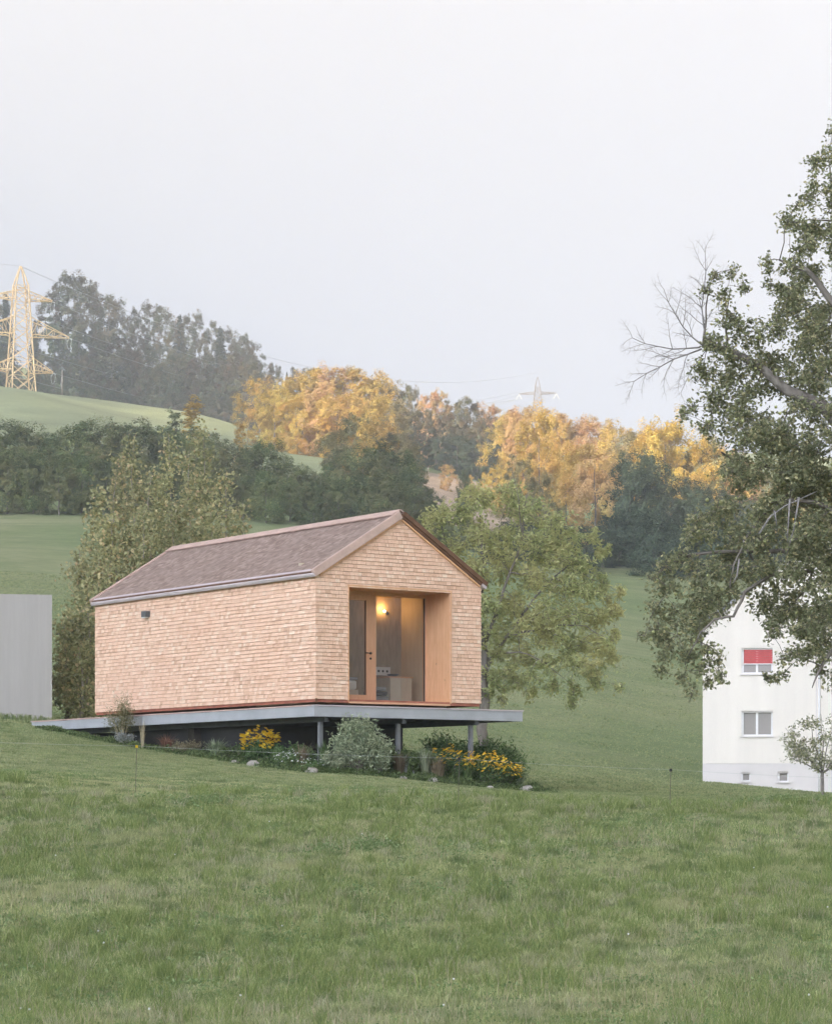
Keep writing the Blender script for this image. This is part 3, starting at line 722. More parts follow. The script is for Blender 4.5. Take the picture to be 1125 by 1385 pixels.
for sgn in (-1, 1):
    P, L_ = Ps[sgn]
    mb = MB(); V = [P(L_ - .16, -OV + .05, .125), P(L_ + .075, -OV + .05, .125), P(L_ + .075, HL + .03, .125), P(L_ - .16, HL + .03, .125), P(L_ - .16, -OV + .05, .15), P(L_ + .075, -OV + .05, .15), P(L_ + .075, HL + .03, .15), P(L_ - .16, HL + .03, .15)]
    mb.hexa(V); mb.build('ridge_cap', M['fascia'], house)

# porch recess: side boards, soffit boards, window wall
mb = MB()
for k in range(4):
    y0 = .0 + k * RD / 4
    link_ = MB().box(O2 + .001, y0 + (.0 if k else -.012), .0, O2 + .028, y0 + RD / 4 - .004, OT).build('reveal_board', M['wood'], house)
    MB().box(O1 - .028, y0 + (.0 if k else -.012), .0, O1 - .001, y0 + RD / 4 - .004, OT).build('reveal_board', M['wood'], house)
    MB().box(O1 - .03, y0 + (.0 if k else -.012), OT + .001, O2 + .03, y0 + RD / 4 - .004, OT + .028).build('soffit_board', M['wood'], house)
MB().box(O1 + .002, .0, -.05, O2 - .002, RD, -.012).build('porch_floor', M['frame'], house)
Yw = RD
# outer frame
mb = MB(); mb.box(O1, Yw - .05, OT - .075, O2, Yw + .05, OT - .001); mb.box(O1, Yw - .05, -.01, O2, Yw + .05, .045)
mb.box(O1, Yw - .05, .045, O1 + .14, Yw + .05, OT - .075); mb.box(O2 - .035, Yw - .05, .045, O2, Yw + .05, OT - .075); mb.box(1.945, Yw - .05, .045, 2.03, Yw + .05, OT - .075)
mb.build('window_frame', M['frame'], house)
# door leaf
mb = MB(); d0, d1 = O1 + .145, 1.94; zb, zt = .05, OT - .08
mb.box(d1 - .165, Yw - .065, zb, d1, Yw + .01, zt); mb.box(d0, Yw - .065, zb, d0 + .11, Yw + .01, zt); mb.box(d0 + .11, Yw - .065, zb, d1 - .165, Yw + .01, zb + .12); mb.box(d0 + .11, Yw - .065, zt - .11, d1 - .165, Yw + .01, zt)
door = bevel(mb.build('door', M['frame'], house), .005)
MB().box(d0 + .105, Yw - .035, zb + .115, d1 - .16, Yw - .02, zt - .105).build('glass_pane', M['glass'], door)
mb = MB(); mb.box(d0 + .108, Yw - .05, zb + .118, d0 + .125, Yw - .037, zt - .108); mb.box(d1 - .18, Yw - .05, zb + .118, d1 - .163, Yw - .037, zt - .108)
mb.build('glazing_seal', M['black'], door)
mb = MB(); hx = d1 - .06; hz = 1.03
mb.tube([(hx, Yw - .066, hz), (hx, Yw - .115, hz), (hx - .02, Yw - .12, hz), (hx - .15, Yw - .118, hz)], .011, 8)
mb.tube([(hx, Yw - .064, hz), (hx, Yw - .074, hz)], .028, 12)
mb.build('handle', M['black'], door, True)
MB().tube([(hx, Yw - .064, hz - .11), (hx, Yw - .074, hz - .11)], .024, 12).build('lock_rosette', M['black'], door)
# fixed pane
MB().box(2.03, Yw - .01, .046, O2 - .036, Yw + .005, OT - .076).build('glass_pane', M['glass'], house)
mb = MB(); mb.box(2.032, Yw - .03, .047, 2.042, Yw - .012, OT - .077); mb.box(O2 - .055, Yw - .035, .047, O2 - .036, Yw - .012, OT - .077)
mb.build('glazing_seal', M['black'], house)
# interior room
BY = 2.55
MB().box(.2, Yw + .06, -.05, HW - .2, BY, -.005).build('interior_floor', M['ply'], house)
mb = MB()
for k in range(4):
    x0 = .2 + k * (HW - .4) / 4
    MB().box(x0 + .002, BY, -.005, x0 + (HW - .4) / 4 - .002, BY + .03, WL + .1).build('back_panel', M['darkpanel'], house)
for k in range(2):
    y0 = Yw + .06 + k * (BY - Yw - .06) / 2
    MB().box(HW - .23, y0 + .002, -.004, HW - .201, y0 + (BY - Yw - .06) / 2 - .002, OT + .1).build('side_panel', M['ply'], house)
MB().box(.201, Yw + .06, -.004, .23, BY - .002, OT + .1).build('side_panel', M['ply'], house)
MB().box(.2, Yw + .06, OT + .11, HW - .2, BY + .03, OT + .14).build('interior_ceiling', M['ply'], house)
mb = MB(); mb.box(.2, Yw - .04, OT + .03, O2 + .5, Yw + .055, OT + .5); mb.box(.2, Yw - .04, 0, O1 - .03, Yw + .055, OT + .1); mb.box(O2 + .03, Yw - .04, 0, HW - .2, Yw + .055, OT + .1)
mb.build('inner_lining', M['ply'], house)

def house_pt(x, y, z):
    c, s = math.cos(TH), math.sin(TH)
    return Vector((HX + c * x - s * y, HY + s * x + c * y, HZ0 + z))
def hempty(name, x, y, z, *a, **k):
    return empty(name, house_pt(x, y, z), TH, *a, **k)
# lamp
lamp = hempty('wall_lamp', 3.50, BY - .001, 2.03, 'lit wall lamp glowing warm on the back wall inside the cabin', 'lamp')
MB().tube([(0, 0, 0), (0, -.02, 0)], .035, 12).build('wall_plate', M['black'], lamp)
MB().tube([(0, -.02, 0), (0, -.07, 0), (-.05, -.09, .02), (-.11, -.10, .025)], .012, 8).build('arm', M['black'], lamp, True)
m, nt, b = mat_new('lamp_bulb'); b.inputs['Base Color'].default_value = (1, .7, .4, 1)
b.inputs['Emission Color'].default_value = (1, .55, .22, 1); b.inputs['Emission Strength'].default_value = 14
MB().sphere((-.14, -.11, .03), .026, 12, 8).build('bulb', m, lamp, True)
pl = bpy.data.lights.new('lamp_light', 'POINT'); pl.energy = 1.9; pl.color = (1, .56, .22); pl.shadow_soft_size = .035
po = bpy.data.objects.new('lamp_light', pl); C.objects.link(po); po.parent = lamp; po.location = (-.14, -.11, .105)
# cabinet with basin, tap and sockets
cab = hempty('cabinet', 3.30, 1.75, 0, 'low pale plywood cabinet standing behind the large pane', 'cabinet')
MB().box(-.28, 0, 0, .28, .5, .60).build('body', M['ply'], cab)
MB().box(-.275, -.018, .02, -.003, -.001, .585).build('cabinet_door', M['ply'], cab); MB().box(.003, -.018, .02, .275, -.001, .585).build('cabinet_door', M['ply'], cab)
MB().box(-.31, -.02, .602, .31, .52, .63).build('cabinet_top', M['frame'], cab)
bowl = hempty('bowl', 3.22, 1.92, .632, 'dark shallow bowl standing on the plywood cabinet', 'bowl')
mb = MB(); prof = [(.04, 0), (.10, .02), (.135, .05), (.13, .052), (.09, .027), (.0, .012)]
V = [(r * math.cos(g * math.pi / 8), r * math.sin(g * math.pi / 8), z) for r, z in prof for g in range(16)]
mb.add(V, [(i * 16 + k, i * 16 + (k + 1) % 16, (i + 1) * 16 + (k + 1) % 16, (i + 1) * 16 + k) for i in range(5) for k in range(16)])
o = mb.build('dish', M['black'], bowl, True)
sk = hempty('socket_panel', 3.38, BY - .004, .78, 'pale socket panel with three round sockets on the back wall above the cabinet', 'socket')
MB().box(-.2, -.02, -.09, .2, -.001, .09).build('plate', M['pvc'], sk)
for k in range(3): MB().tube([(-.11 + .11 * k, -.021, 0), (-.11 + .11 * k, -.026, 0)], .026, 12).build('socket', M['black'], sk)
bed = hempty('bed', 1.35, 1.35, 0, 'low bed with grey blanket and white pillows seen through the door glass', 'bed')
bevel(MB().box(-.9, 0, .05, .6, 1.1, .3).build('bed_frame', M['ply'], bed), .01)
bevel(MB().box(-.88, .02, .302, .58, 1.08, .50).build('mattress', M['white'], bed), .05, 3)
bevel(MB().box(-.86, .0, .505, .59, 1.06, .56).build('blanket', M['greycloth'], bed), .02, 2)
for k, (qx, qz) in enumerate(((.1, .60), (.25, .72))):
    MB().sphere((qx, .75, qz), .3, 14, 8, .04, (1.0, .5, .45)).build('pillow', M['white'], bed, True)
stool = hempty('folded_blankets', 2.62, 1.5, 0, 'dark folded blankets in a low pile left of the plywood cabinet', 'blankets')
for k in range(4): bevel(MB().box(-.26 + .02 * k, 0, .1 * k, .24 - .03 * k, .35, .1 * k + .09).build('blanket', M['greycloth'] if k % 2 else M['black'], stool), .03, 2)
hv = hempty('white_cylinder', 3.62, 1.22, 0, 'small upright white cylinder on the floor at the right end of the pane', 'heater')
MB().tube([(0, 0, 0), (0, 0, .03)], .07, 16).build('foot', M['pvc'], hv, True); MB().tube([(0, 0, .03), (0, 0, .42)], .045, 16).build('body', M['pvc'], hv, True)
# wall box lamp on the long side
k_ = (200.5 - CX) / F
yy = -(HX - k_ * HY) / (-math.sin(TH) - k_ * math.cos(TH))
xx0, yy0 = 0, yy
zz = (HZ - 831) / F * (HY + math.cos(TH) * yy) - 2.135
wlm = hempty('wall_light', -.006, yy, zz, 'small dark box light fixed high on the long shingled side wall', 'lamp')
bevel(MB().box(-.12, -.10, -.065, 0, .10, .065).build('housing', M['darksteel'], wlm), .006); MB().box(-.118, -.08, -.085, -.02, .08, -.067).build('diffuser', M['pvc'], wlm)

# ------------------------------------------------------------------ platform
deck = hempty('platform', 0, 0, -.10, 'grey steel-edged platform on slim posts that carries the cabin over the slope', 'platform')
DX0, DX1, DY0, DY1 = -.11, HW + 1.02, -.10, HL + 2.92
mb = MB(); e = .012
for (a, b2, c_, d_) in ((DX0, DY0, DX1, DY0 + e), (DX0, DY1 - e, DX1, DY1), (DX0, DY0 + e, DX0 + e, DY1 - e), (DX1 - e, DY0 + e, DX1, DY1 - e)):
    MB().box(a, b2, -.235, c_, d_, -.03).build('edge_beam', M['steel'], deck)
for (a, b2, c_, d_) in ((DX0 - .02, DY0 - .02, DX1 + .02, DY0 + .05), (DX0 - .02, DY1 - .05, DX1 + .02, DY1 + .02)):
    MB().box(a, b2, -.027, c_, d_, -.001).build('edge_trim', M['gutter'], deck)
MB().box(DX0 - .02, DY0 + .052, -.026, DX0 + .05, DY1 - .052, -.001).build('edge_trim', M['fascia'], deck)
MB().box(DX1 - .05, DY0 + .052, -.026, DX1 + .02, DY1 - .052, -.001).build('edge_trim', M['gutter'], deck)
x = DX0 + .052
while x < DX1 - .06:
    w = min(.14, DX1 - .052 - x)
    MB().box(x, DY0 + .054, -.03, x + w - .006, DY1 - .054, -.003).build('deck_board', M['deckboard'], deck); x += .14
for y in np.arange(.5, 12, 1.2):
    MB().box(DX0 + e + .002, y, -.22, DX1 - e - .002, y + .08, -.036).build('joist', M['darksteel'], deck)
for x in (.25, 2.15, 4.0):
    MB().box(x - .05, DY0 + .1, -.33, x + .05, DY1 - .3, -.222).build('girder', M['darksteel'], deck)
for x in (.25, 2.15, 4.0):
    for y in ((.22,) if x < 1 else (.22, 3.6, 7.2)):
        p = house_pt(x, y, 0); zg = gz(p.x, p.y) - HZ0 + .10
        if zg - .25 < -.34:
            mb = MB(); mb.box(x - .042, y - .042, zg - .25, x + .042, y + .042, -.332); bevel(mb.build('post', M['poststeel'], deck), .006)

MB().box(.45, 2.6, -.95, HW - .15, 10.8, -.332).build('underfloor_shade_box', M['black'], deck)  # added black box that reads as deep shade beneath the floor
MB().box(.28, 5.2, -2.2, HW - .0, 5.45, -.333).build('shade_backing_wall', M['shade_soil'], deck)  # added dark wall that blocks the bright meadow behind the posts
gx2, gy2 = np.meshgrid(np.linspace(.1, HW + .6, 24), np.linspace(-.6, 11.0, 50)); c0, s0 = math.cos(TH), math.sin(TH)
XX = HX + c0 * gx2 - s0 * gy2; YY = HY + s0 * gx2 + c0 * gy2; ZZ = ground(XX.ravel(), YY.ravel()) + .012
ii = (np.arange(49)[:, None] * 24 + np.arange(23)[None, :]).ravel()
o = link('shade_soil', mesh_np('shade_soil', np.stack([XX.ravel(), YY.ravel(), ZZ], 1), np.stack([ii, ii + 1, ii + 25, ii + 24], 1), smooth=True), M['shade_soil']); tag(o, 'dark earth-toned sheet laid under the platform to read as shade', kind='structure')  # covers the green ground; shade is put into the sheet's colour
# concrete box left
k0 = Y0c = 66.0
xr = (70 - CX) / F * 66.6
con = empty('concrete_block', (xr, 66.6, gz(xr, 66.6) - .6), 0, 'plain grey board-marked concrete building at the left edge beyond the platform', 'building')
m, nt, b = mat_new('board_marked_concrete')
n = noise(nt, 2.2, 6, .7, mapping=(2.2, 2.2, .10)); n2 = noise(nt, 1.1, 5)
col = ramp(nt, n, [(.3, (.36, .335, .305)), (.7, (.42, .395, .365))]); col = mix(nt, col, (.38, .35, .32), ramp(nt, n2, [(.5, (0, 0, 0)), (.75, (.6, .6, .6))]))
nt.links.new(col, b.inputs['Base Color']); b.inputs['Roughness'].default_value = .9; bump(nt, b, n, .3, .01)
HC = 3.28 + (EYE + (HZ - 978) / F * 66.6) - (gz(xr, 66.6) - .6) + .02
x = 0.0; k = 0
while x > -9:
    w = 3.02
    mb = MB(); g = random.uniform(-.003, .003)
    mb.hexa([(x - w + .012, -.20 + g - .09 * -(x - w) * .1, 0), (x, -.20 + g - .09 * -x * .1, 0), (x, 0, 0), (x - w + .012, 0, 0),
             (x - w + .012, -.20 + g - .09 * -(x - w) * .1, HC), (x, -.20 + g - .09 * -x * .1, HC), (x, 0, HC), (x - w + .012, 0, HC)])
    mb.build('wall_panel', m, con); x -= w
MB().box(-9.2, .002, 0, -.01, 5.0, HC - .03).build('body', m, con)
con.rotation_euler = (0, 0, R(10))

# ------------------------------------------------------------------ white house
BYD = 108.0
def wpx(x, y, Y=BYD): return px(x, y, Y)
p0 = wpx(950, 1058)
wh = empty('white_house', (p0[0], BYD, EYE), R(-7.2), 'tall plain white rendered house with few windows at the right edge', 'house')
sW = BYD / F
def lx(x): return (x - 950) * sW
def lz(y): return (HZ - y) * sW
wdw = 10.2
holes = [(1002, 1044, 877, 912), (1002, 1044, 962, 996)]
bh = [(1001, 1014, 1045, 1057), (1050, 1065, 1044, 1058)]
def wall_with_holes(x0, x1, z0, z1, hs, y0, y1):
    mb = MB(); hs = sorted(hs); zs = sorted(set([z0, z1] + [h[2] for h in hs] + [h[3] for h in hs]))
    for a, b2 in zip(zs[:-1], zs[1:]):
        cur = x0
        for h in hs:
            if h[2] <= a and h[3] >= b2:
                mb.box(cur, y0, a, h[0], y1, b2); cur = h[1]
        mb.box(cur, y0, a, x1, y1, b2)
    return mb
hu = [(lx(a), lx(b2), lz(d), lz(c)) for a, b2, c, d in holes]
hb = [(lx(a), lx(b2), lz(d), lz(c)) for a, b2, c, d in bh]
zE = lz(846)
jx = lx(1102)
wall_with_holes(0, jx - .02, lz(1033), zE, hu, 0, .35).build('wall', M['render'], wh)
hu2 = [(a + 4.9, b2 + 4.9, c, d) for a, b2, c, d in hu]
wall_with_holes(jx + .02, wdw, lz(1033), zE, hu2, 0, .35).build('wall', M['render'], wh)
MB().box(jx - .02, .02, lz(1033), jx + .02, .3, zE).build('expansion_joint', M['plinth'], wh)
wall_with_holes(0, wdw, -1.5, lz(1033) - .002, hb, -.012 + .03, .35).build('plinth', M['plinth'], wh)
MB().prism([(0, zE + .002), (wdw, zE + .002), (wdw / 2, zE + 3.7)], 0, .35).build('gable_wall', M['render'], wh)
mb = MB(); mb.box(0, .352, -1.5, .3, 12, zE); mb.box(wdw - .3, .352, -1.5, wdw, 12, zE); mb.box(.302, 11.7, -1.5, wdw - .302, 12, zE); mb.build('side_wall', M['render'], wh)
MB().prism([(0, zE + .002), (wdw, zE + .002), (wdw / 2, zE + 3.7)], 11.7, 12).build('gable_wall', M['render'], wh)
for sg in (0, 1):
    f_ = lambda x: wdw - x if sg else x
    MB().prism([(f_(-.25), zE - .15), (f_(wdw / 2), zE + 3.72), (f_(wdw / 2), zE + 3.88), (f_(-.25), zE + .01)], -.12, 12.3).build('roof', M['slate'], wh)
def win(h, blind, y=.16, single=False, fr=.07):
    a, b2, c, d = h
    w = empty('window', (0, 0, 0)); w.parent = wh
    mb = MB(); mb.box(a, y, c, a + fr, y + .07, d); mb.box(b2 - fr, y, c, b2, y + .07, d); mb.box(a + fr, y, c, b2 - fr, y + .07, c + fr); mb.box(a + fr, y, d - fr, b2 - fr, y + .07, d)
    if not single: mb.box((a + b2) / 2 - .05, y - .004, c + fr, (a + b2) / 2 + .05, y + .066, d - fr)
    mb.build('frame', M['pvc'], w)
    MB().box(a + fr, y + .03, c + fr, b2 - fr, y + .045, d - fr).build('pane', M['darkglass'], w)
    MB().box(a - .06, -.07, c - .06, b2 + .06, y - .003, c - .002).build('sill', M['plinth'], w)
    MB().box(a + .002, y - .07, c + .01, a + .10, y - .006, d - .002).build('guide_rail', M['pvc'], w)
    MB().box(a + .002, y - .1, d - .07, b2 - .002, y - .008, d - .002).build('lintel_box', M['plinth'], w)
    if blind:
        zb_ = d - (d - c) * .60
        for k in range(8):
            za = zb_ + (d - .07 - zb_) * k / 8; zc_ = zb_ + (d - .07 - zb_) * (k + 1) / 8
            MB().box(a + .102, y - .045 - .0, za + .006, b2 - .01, y - .025, zc_ - .004).build('blind_slat', M['blind'], w)
        MB().box(a + .102, y - .06, zb_ - .04, b2 - .01, y - .02, zb_ + .004).build('blind_rail', M['pvc'], w)
    else:
        MB().box(a + .1, y + .0745, c + .08, b2 - .02, y + .08, d - .1).build('curtain', M['plinth'], w)
win(hu[0], True); win(hu[1], False)
win(hu2[0], False); win(hu2[1], False)
win(hb[0], False, .2, True, .05); win(hb[1], False, .2, True, .05)
MB().tube([(jx + .12, -.06, -1.2), (jx + .12, -.06, zE)], .045, 8).build('downpipe', M['pvc'], wh, True)

# ------------------------------------------------------------------ pylons, poles, wires
def lattice_tower(root, mat, H, w0, w1, arms, rz=0, panels=9, r=.11, top=2.2):
    """root local frame; arms: (z, half length, depth)"""
    def half(z):
        t = z / H
        return (w0 * (1 - t) + w1 * t) / 2
    for sx in (-1, 1):
        for sy in (-1, 1):
            P = [(sx * half(z), sy * half(z), z) for z in np.linspace(-1.5, H - top, 8).clip(0)]
            P[0] = (sx * half(0) * 1.05, sy * half(0) * 1.05, -1.5)
            P.append((sx * .12, sy * .12, H)); MB().tube(P, r, 4).build('leg', mat, root)
    zs = [0]; z = 0
    while z < H - top:
        z += max(1.0, half(z) * 1.55); zs.append(min(z, H - top))
    mb = MB()
    for a, b2 in zip(zs[:-1], zs[1:]):
        ha, hb_ = half(a), half(b2)
        for s in (-1, 1):
            mb.tube([(-ha, s * ha, a), (hb_, s * hb_, b2)], r * .55, 3, False); mb.tube([(ha, s * ha, a), (-hb_, s * hb_, b2)], r * .55, 3, False)
            mb.tube([(s * ha, -ha, a), (s * hb_, hb_, b2)], r * .55, 3, False); mb.tube([(s * ha, ha, a), (s * hb_, -hb_, b2)], r * .55, 3, False)
            mb.tube([(-hb_, s * hb_, b2), (hb_, s * hb_, b2)], r * .45, 3, False); mb.tube([(s * hb_, -hb_, b2), (s * hb_, hb_, b2)], r * .45, 3, False)
    mb.build('bracing', mat, root)
    tips = []
    for (z, hl, dp) in arms:
        for s in (-1, 1):
            mb = MB(); h0 = half(z); h1 = half(z + dp)
            tip = np.array([s * hl, 0, z + .1])
            for sy in (-1, 1):
                lo = np.array([s * h0, sy * h0, z]); up = np.array([s * h1, sy * h1, z + dp])
                mb.tube([lo, tip], r * .75, 4, False); mb.tube([up, tip + np.array([-s * hl * .0, 0, .25])], r * .7, 4, False)
                n = 5
                for k in range(n):
                    t0 = k / n; t1 = (k + 1) / n
                    a_ = lo * (1 - t0) + tip * t0; b_2 = up * (1 - t1) + tip * t1; a2 = up * (1 - t0) + tip * t0
                    mb.tube([a_, b_2], r * .4, 3, False); mb.tube([a_, a2], r * .35, 3, False)
            n = 5
            for k in range(n):
                t0 = k / n; t1 = (k + 1) / n
                a_ = np.array([s * h0, -h0, z]) * (1 - t0) + tip * t0; b_2 = np.array([s * h0, h0, z]) * (1 - t1) + tip * t1
                mb.tube([a_, b_2], r * .4, 3, False)
            mb.build('cross_arm', mat, root); tips.append(tip)
    return tips
YP = 585.0
X, _, z = on(28, 0, YP)
zt = EYE + (HZ - 360) / F * YP
PH = zt - z
pyl = empty('power_pylon', (X, YP, z), R(24), 'large sunlit yellowish lattice power pylon with three cross arms on the left hill crest', 'pylon')
def zrow(y): return EYE + (HZ - y) / F * YP - z
tips = lattice_tower(pyl, M['pylon'], PH, 5.6, 2.4, [(zrow(502), 7.6, 2.8), (zrow(453), 11.4, 4.0), (zrow(405), 7.4, 1.8)], r=.17, top=4.5)
for tp in tips:
    for s in (-1, 1):
        mb = MB(); mb.tube([tp, tp + np.array([0, s * 1.8, -.5])], .07, 5)
        for k in range(6): mb.tube([tp + np.array([0, s * (.5 + .2 * k), -.14 - .055 * k]), tp + np.array([0, s * (.56 + .2 * k), -.16 - .055 * k])], .16, 6)
        mb.build('insulator', M['insul'], pyl)
    mb = MB(); P = [tp + np.array([0, math.cos(g) * -1.8, -.5 - 2.0 * math.sin(g)]) for g in np.linspace(0, math.pi, 9)]
    mb.tube(P, .05, 4); mb.build('jumper_cable', M['insul'], pyl)
YP2 = 1050.0
X2, _, z2 = on(727, 0, YP2); zt2 = EYE + (HZ - 510) / F * YP2
far = empty('power_pylon', (X2, YP2, z2), R(-6), 'small distant grey lattice pylon rising from the treetops in the middle of the skyline', 'pylon')
def zrow2(y): return EYE + (HZ - y) / F * YP2 - z2
tips2 = lattice_tower(far, M['pylonfar'], zt2 - z2, 6.0, 1.2, [(zrow2(533), 7.6, .9)], r=.13, top=4.0)
for tp in tips2:
    for s in (-1, 1):
        MB().tube([tp, tp + np.array([s * 1.2, 0, -2.2])], .12, 5).build('insulator', M['insul'], far)
def W(o, p): return np.array(Matrix.Translation(o.location) @ o.rotation_euler.to_matrix().to_4x4() @ Vector(p))
wl_ = 'thin power cable sagging across the hill between the two pylons'
for i, tp in enumerate(tips + [np.array([0, 0, PH])]):
    a = W(pyl, tp); b2 = W(far, tips2[i % 2] if i < 6 else (0, 0, zt2 - z2)) + np.array([0, 0, (i // 2) * 1.2 - 1.5])
    mb = MB(); P = [a * (1 - t) + b2 * t - np.array([0, 0, 4 * 13 * t * (1 - t)]) for t in np.linspace(0, 1, 17)]
    c0 = P[0].copy(); mb.tube([p - c0 for p in P], .045, 4); o = mb.build('power_cable', M['wire'], None, loc=tuple(c0)); tag(o, 'thin power cable between the two pylons, hung from ' + ('the tip of the large pylon' if i == 6 else ('the right' if tp[0] > 0 else 'the left') + ' end of its ' + ['lowest', 'middle', 'upper'][i // 2] + ' arm'), 'cable', 'power cables between the pylons')
    b3 = a + np.array([-110, -60, 4 if i < 6 else 6])
    if tp[0] <= 0:
        mb = MB(); mb.tube([np.zeros(3), (b3 - a) * .5 + np.array([0, 0, -2.0]), b3 - a], .045, 4)
        o = mb.build('power_cable', M['wire'], None, loc=tuple(a)); tag(o, 'thin power cable leaving the large pylon leftwards from its ' + ('tip' if i == 6 else ['lowest', 'middle', 'upper'][i // 2] + ' arm'), 'cable', 'power cables left of the large pylon')
def pole(x, y1, y0, Y, lab, r=.14):
    X, _, z = on(x, 0, Y); zt = EYE + (HZ - y1) / F * Y
    mb = MB(); mb.tube([(0, 0, -.5), (0, 0, zt - z)], [r, r * .8], 8)
    o = mb.build('wooden_pole', M['polewood'], None, True, loc=(X, Y, z)); tag(o, lab, 'pole')
pole(84, 500, 538, 560, 'bare wooden pole on the hill crest just right of the large pylon', .16)
pole(335, 572, 592, 480, 'short pale post at the left foot of the golden grove', .1)
pole(579, 632, 645, 430, 'short pale post on the brown slope beside the reddish tree', .1)

# ------------------------------------------------------------------ skeletal trees with placed clumps
def wob(p0, p1, n, amp, sag=0):
    p0 = np.asarray(p0, float); p1 = np.asarray(p1, float); L = np.linalg.norm(p1 - p0)
    off = np.cumsum(rng.normal(size=(n + 1, 3)), 0) * amp * L / n ** .5
    t = np.linspace(0, 1, n + 1)[:, None]; off -= off[0] * (1 - t) + off[-1] * t
    return [p0 * (1 - a) + p1 * a + off[i] * 1 + np.array([0, 0, sag * 4 * a * (1 - a)]) for i, a in enumerate(t[:, 0])]
class Skel:
    def __init__(s, o): s.mb = MB(); s.nodes = []; s.rad = []; s.o = np.asarray(o, float)
    def limb(s, pts, r0, r1, n=7, amp=.0):
        P = []
        for a, b in zip(pts[:-1], pts[1:]):
            q = wob(a, b, 3, .05); P += q[:-1]
        P.append(np.asarray(pts[-1], float)); P = [p - s.o for p in P]
        rr = np.linspace(r0, r1, len(P)); s.mb.tube(P, list(rr), n)
        for p, r in zip(P, rr): s.nodes.append(p); s.rad.append(r)
    def reach(s, c, r=.02, up=.0):
        N = np.array(s.nodes); d = np.linalg.norm(N - c, axis=1) + np.where(N[:, 2] > c[2] + .8, .6, 0); i = int(np.argmin(d))
        if d[i] < .05: return
        P = wob(N[i], c, 4, .07, up * d[i]); r0 = min(s.rad[i] * .6, r * (1 + d[i] * .5))
        rr = np.linspace(r0, r * .35, 5); s.mb.tube(P, list(rr), 5)
        for p, q in zip(P[2:], rr[2:]): s.nodes.append(p); s.rad.append(q)

def spray_leaves(c, r, n, size, nsp, sk=None, droop=0.0, tw=.008):
    """leaves gathered along short twigs inside a clump so that gaps stay open"""
    Ps = []; Ns = []
    d = rand_dirs(nsp)
    for k in range(nsp):
        s = np.asarray(c) + d[k] * np.asarray(r) * rng.uniform(0, .5)
        e = np.asarray(c) + d[k] * np.asarray(r) * rng.uniform(.75, 1.15) + np.array([0, 0, -droop * rng.random()])
        m = max(3, n // nsp); t = rng.random(m)[:, None]
        L = np.linalg.norm(e - s)
        P = s * (1 - t) + e * t + rng.normal(size=(m, 3)) * (.035 + .11 * L)
        N = rand_dirs(m) + np.array([0, -.15, .7]) + d[k] * .3; N /= np.linalg.norm(N, axis=1, keepdims=True)
        Ps.append(P); Ns.append(N)
        if sk is not None and tw: sk.mb.tube([s, (s + e) / 2 + rng.normal(size=3) * .03, e], [tw, tw * .7, tw * .3], 3, False)
    return np.concatenate(Ps), np.concatenate(Ns)

# apple tree right
YA = 38.0
def A(x, y, dy=0): return px(x, y, YA + dy) if False else np.array([(x - CX) / F * YA, YA + dy, EYE + (HZ - y) / F * YA])
ax_, ay_ = (1262 - CX) / F * YA, YA + .5
base = np.array([ax_, ay_, gz(ax_, ay_)])
app = empty('apple_tree', base, 0, 'big old apple tree with a dead branch fan reaching in from the right edge', 'tree')
sk = Skel(base)
sk.limb([base + np.array([0, 0, -.4]), A(1258, 900, .5), A(1245, 780, .4), A(1235, 640, .3)], .36, .26, 10)
sk.limb([A(1240, 680, .3), A(1170, 610, 0), A(1110, 555, -.3), A(1060, 530, -.2), A(1020, 490, .1), A(985, 468, .2), A(952, 466, .1)], .13, .03, 8)
sk.limb([A(1240, 660, .3), A(1215, 500, .2), A(1160, 380, 0), A(1128, 300, -.1), A(1122, 225, 0)], .075, .012, 8)
sk.limb([A(1245, 780, .4), A(1180, 745, -.4), A(1110, 690, -.5), A(1060, 682, -.6), A(1020, 705, -.6), A(1000, 735, -.6), A(985, 770, -.6), A(980, 800, -.6)], .045, .008, 8)
sk.limb([A(1245, 790, .4), A(1150, 770, .2), A(1060, 745, 0), A(990, 745, .1), A(930, 750, .2), A(890, 775, .2)], .055, .010, 8)
sk.limb([A(1100, 770, .1), A(1040, 780, -.4), A(1000, 805, -.6), A(985, 838, -.6), A(960, 842, -.6), A(940, 860, -.6), A(925, 890, -.6)], .034, .008, 7)
sk.limb([A(1250, 800, .4), A(1190, 810, -.8), A(1140, 850, -1), A(1108, 890, -1), A(1092, 915, -1), A(1084, 935, -1)], .07, .006, 6)
sk.limb([A(1235, 640, .3), A(1150, 640, .8), A(1080, 620, 1), A(1020, 620, 1), A(985, 600, .9)], .07, .015, 7)
sk.limb([A(1230, 560, .2), A(1180, 480, -.6), A(1120, 430, -.8), A(1080, 380, -.8), A(1045, 365, -.7)], .10, .015, 7)
sk.limb([A(952, 466, .1), A(956, 430, .1), A(962, 380, .1)], .025, .006, 5); sk.limb([A(985, 468, .2), A(984, 430, .2), A(990, 385, .2)], .022, .006, 5)
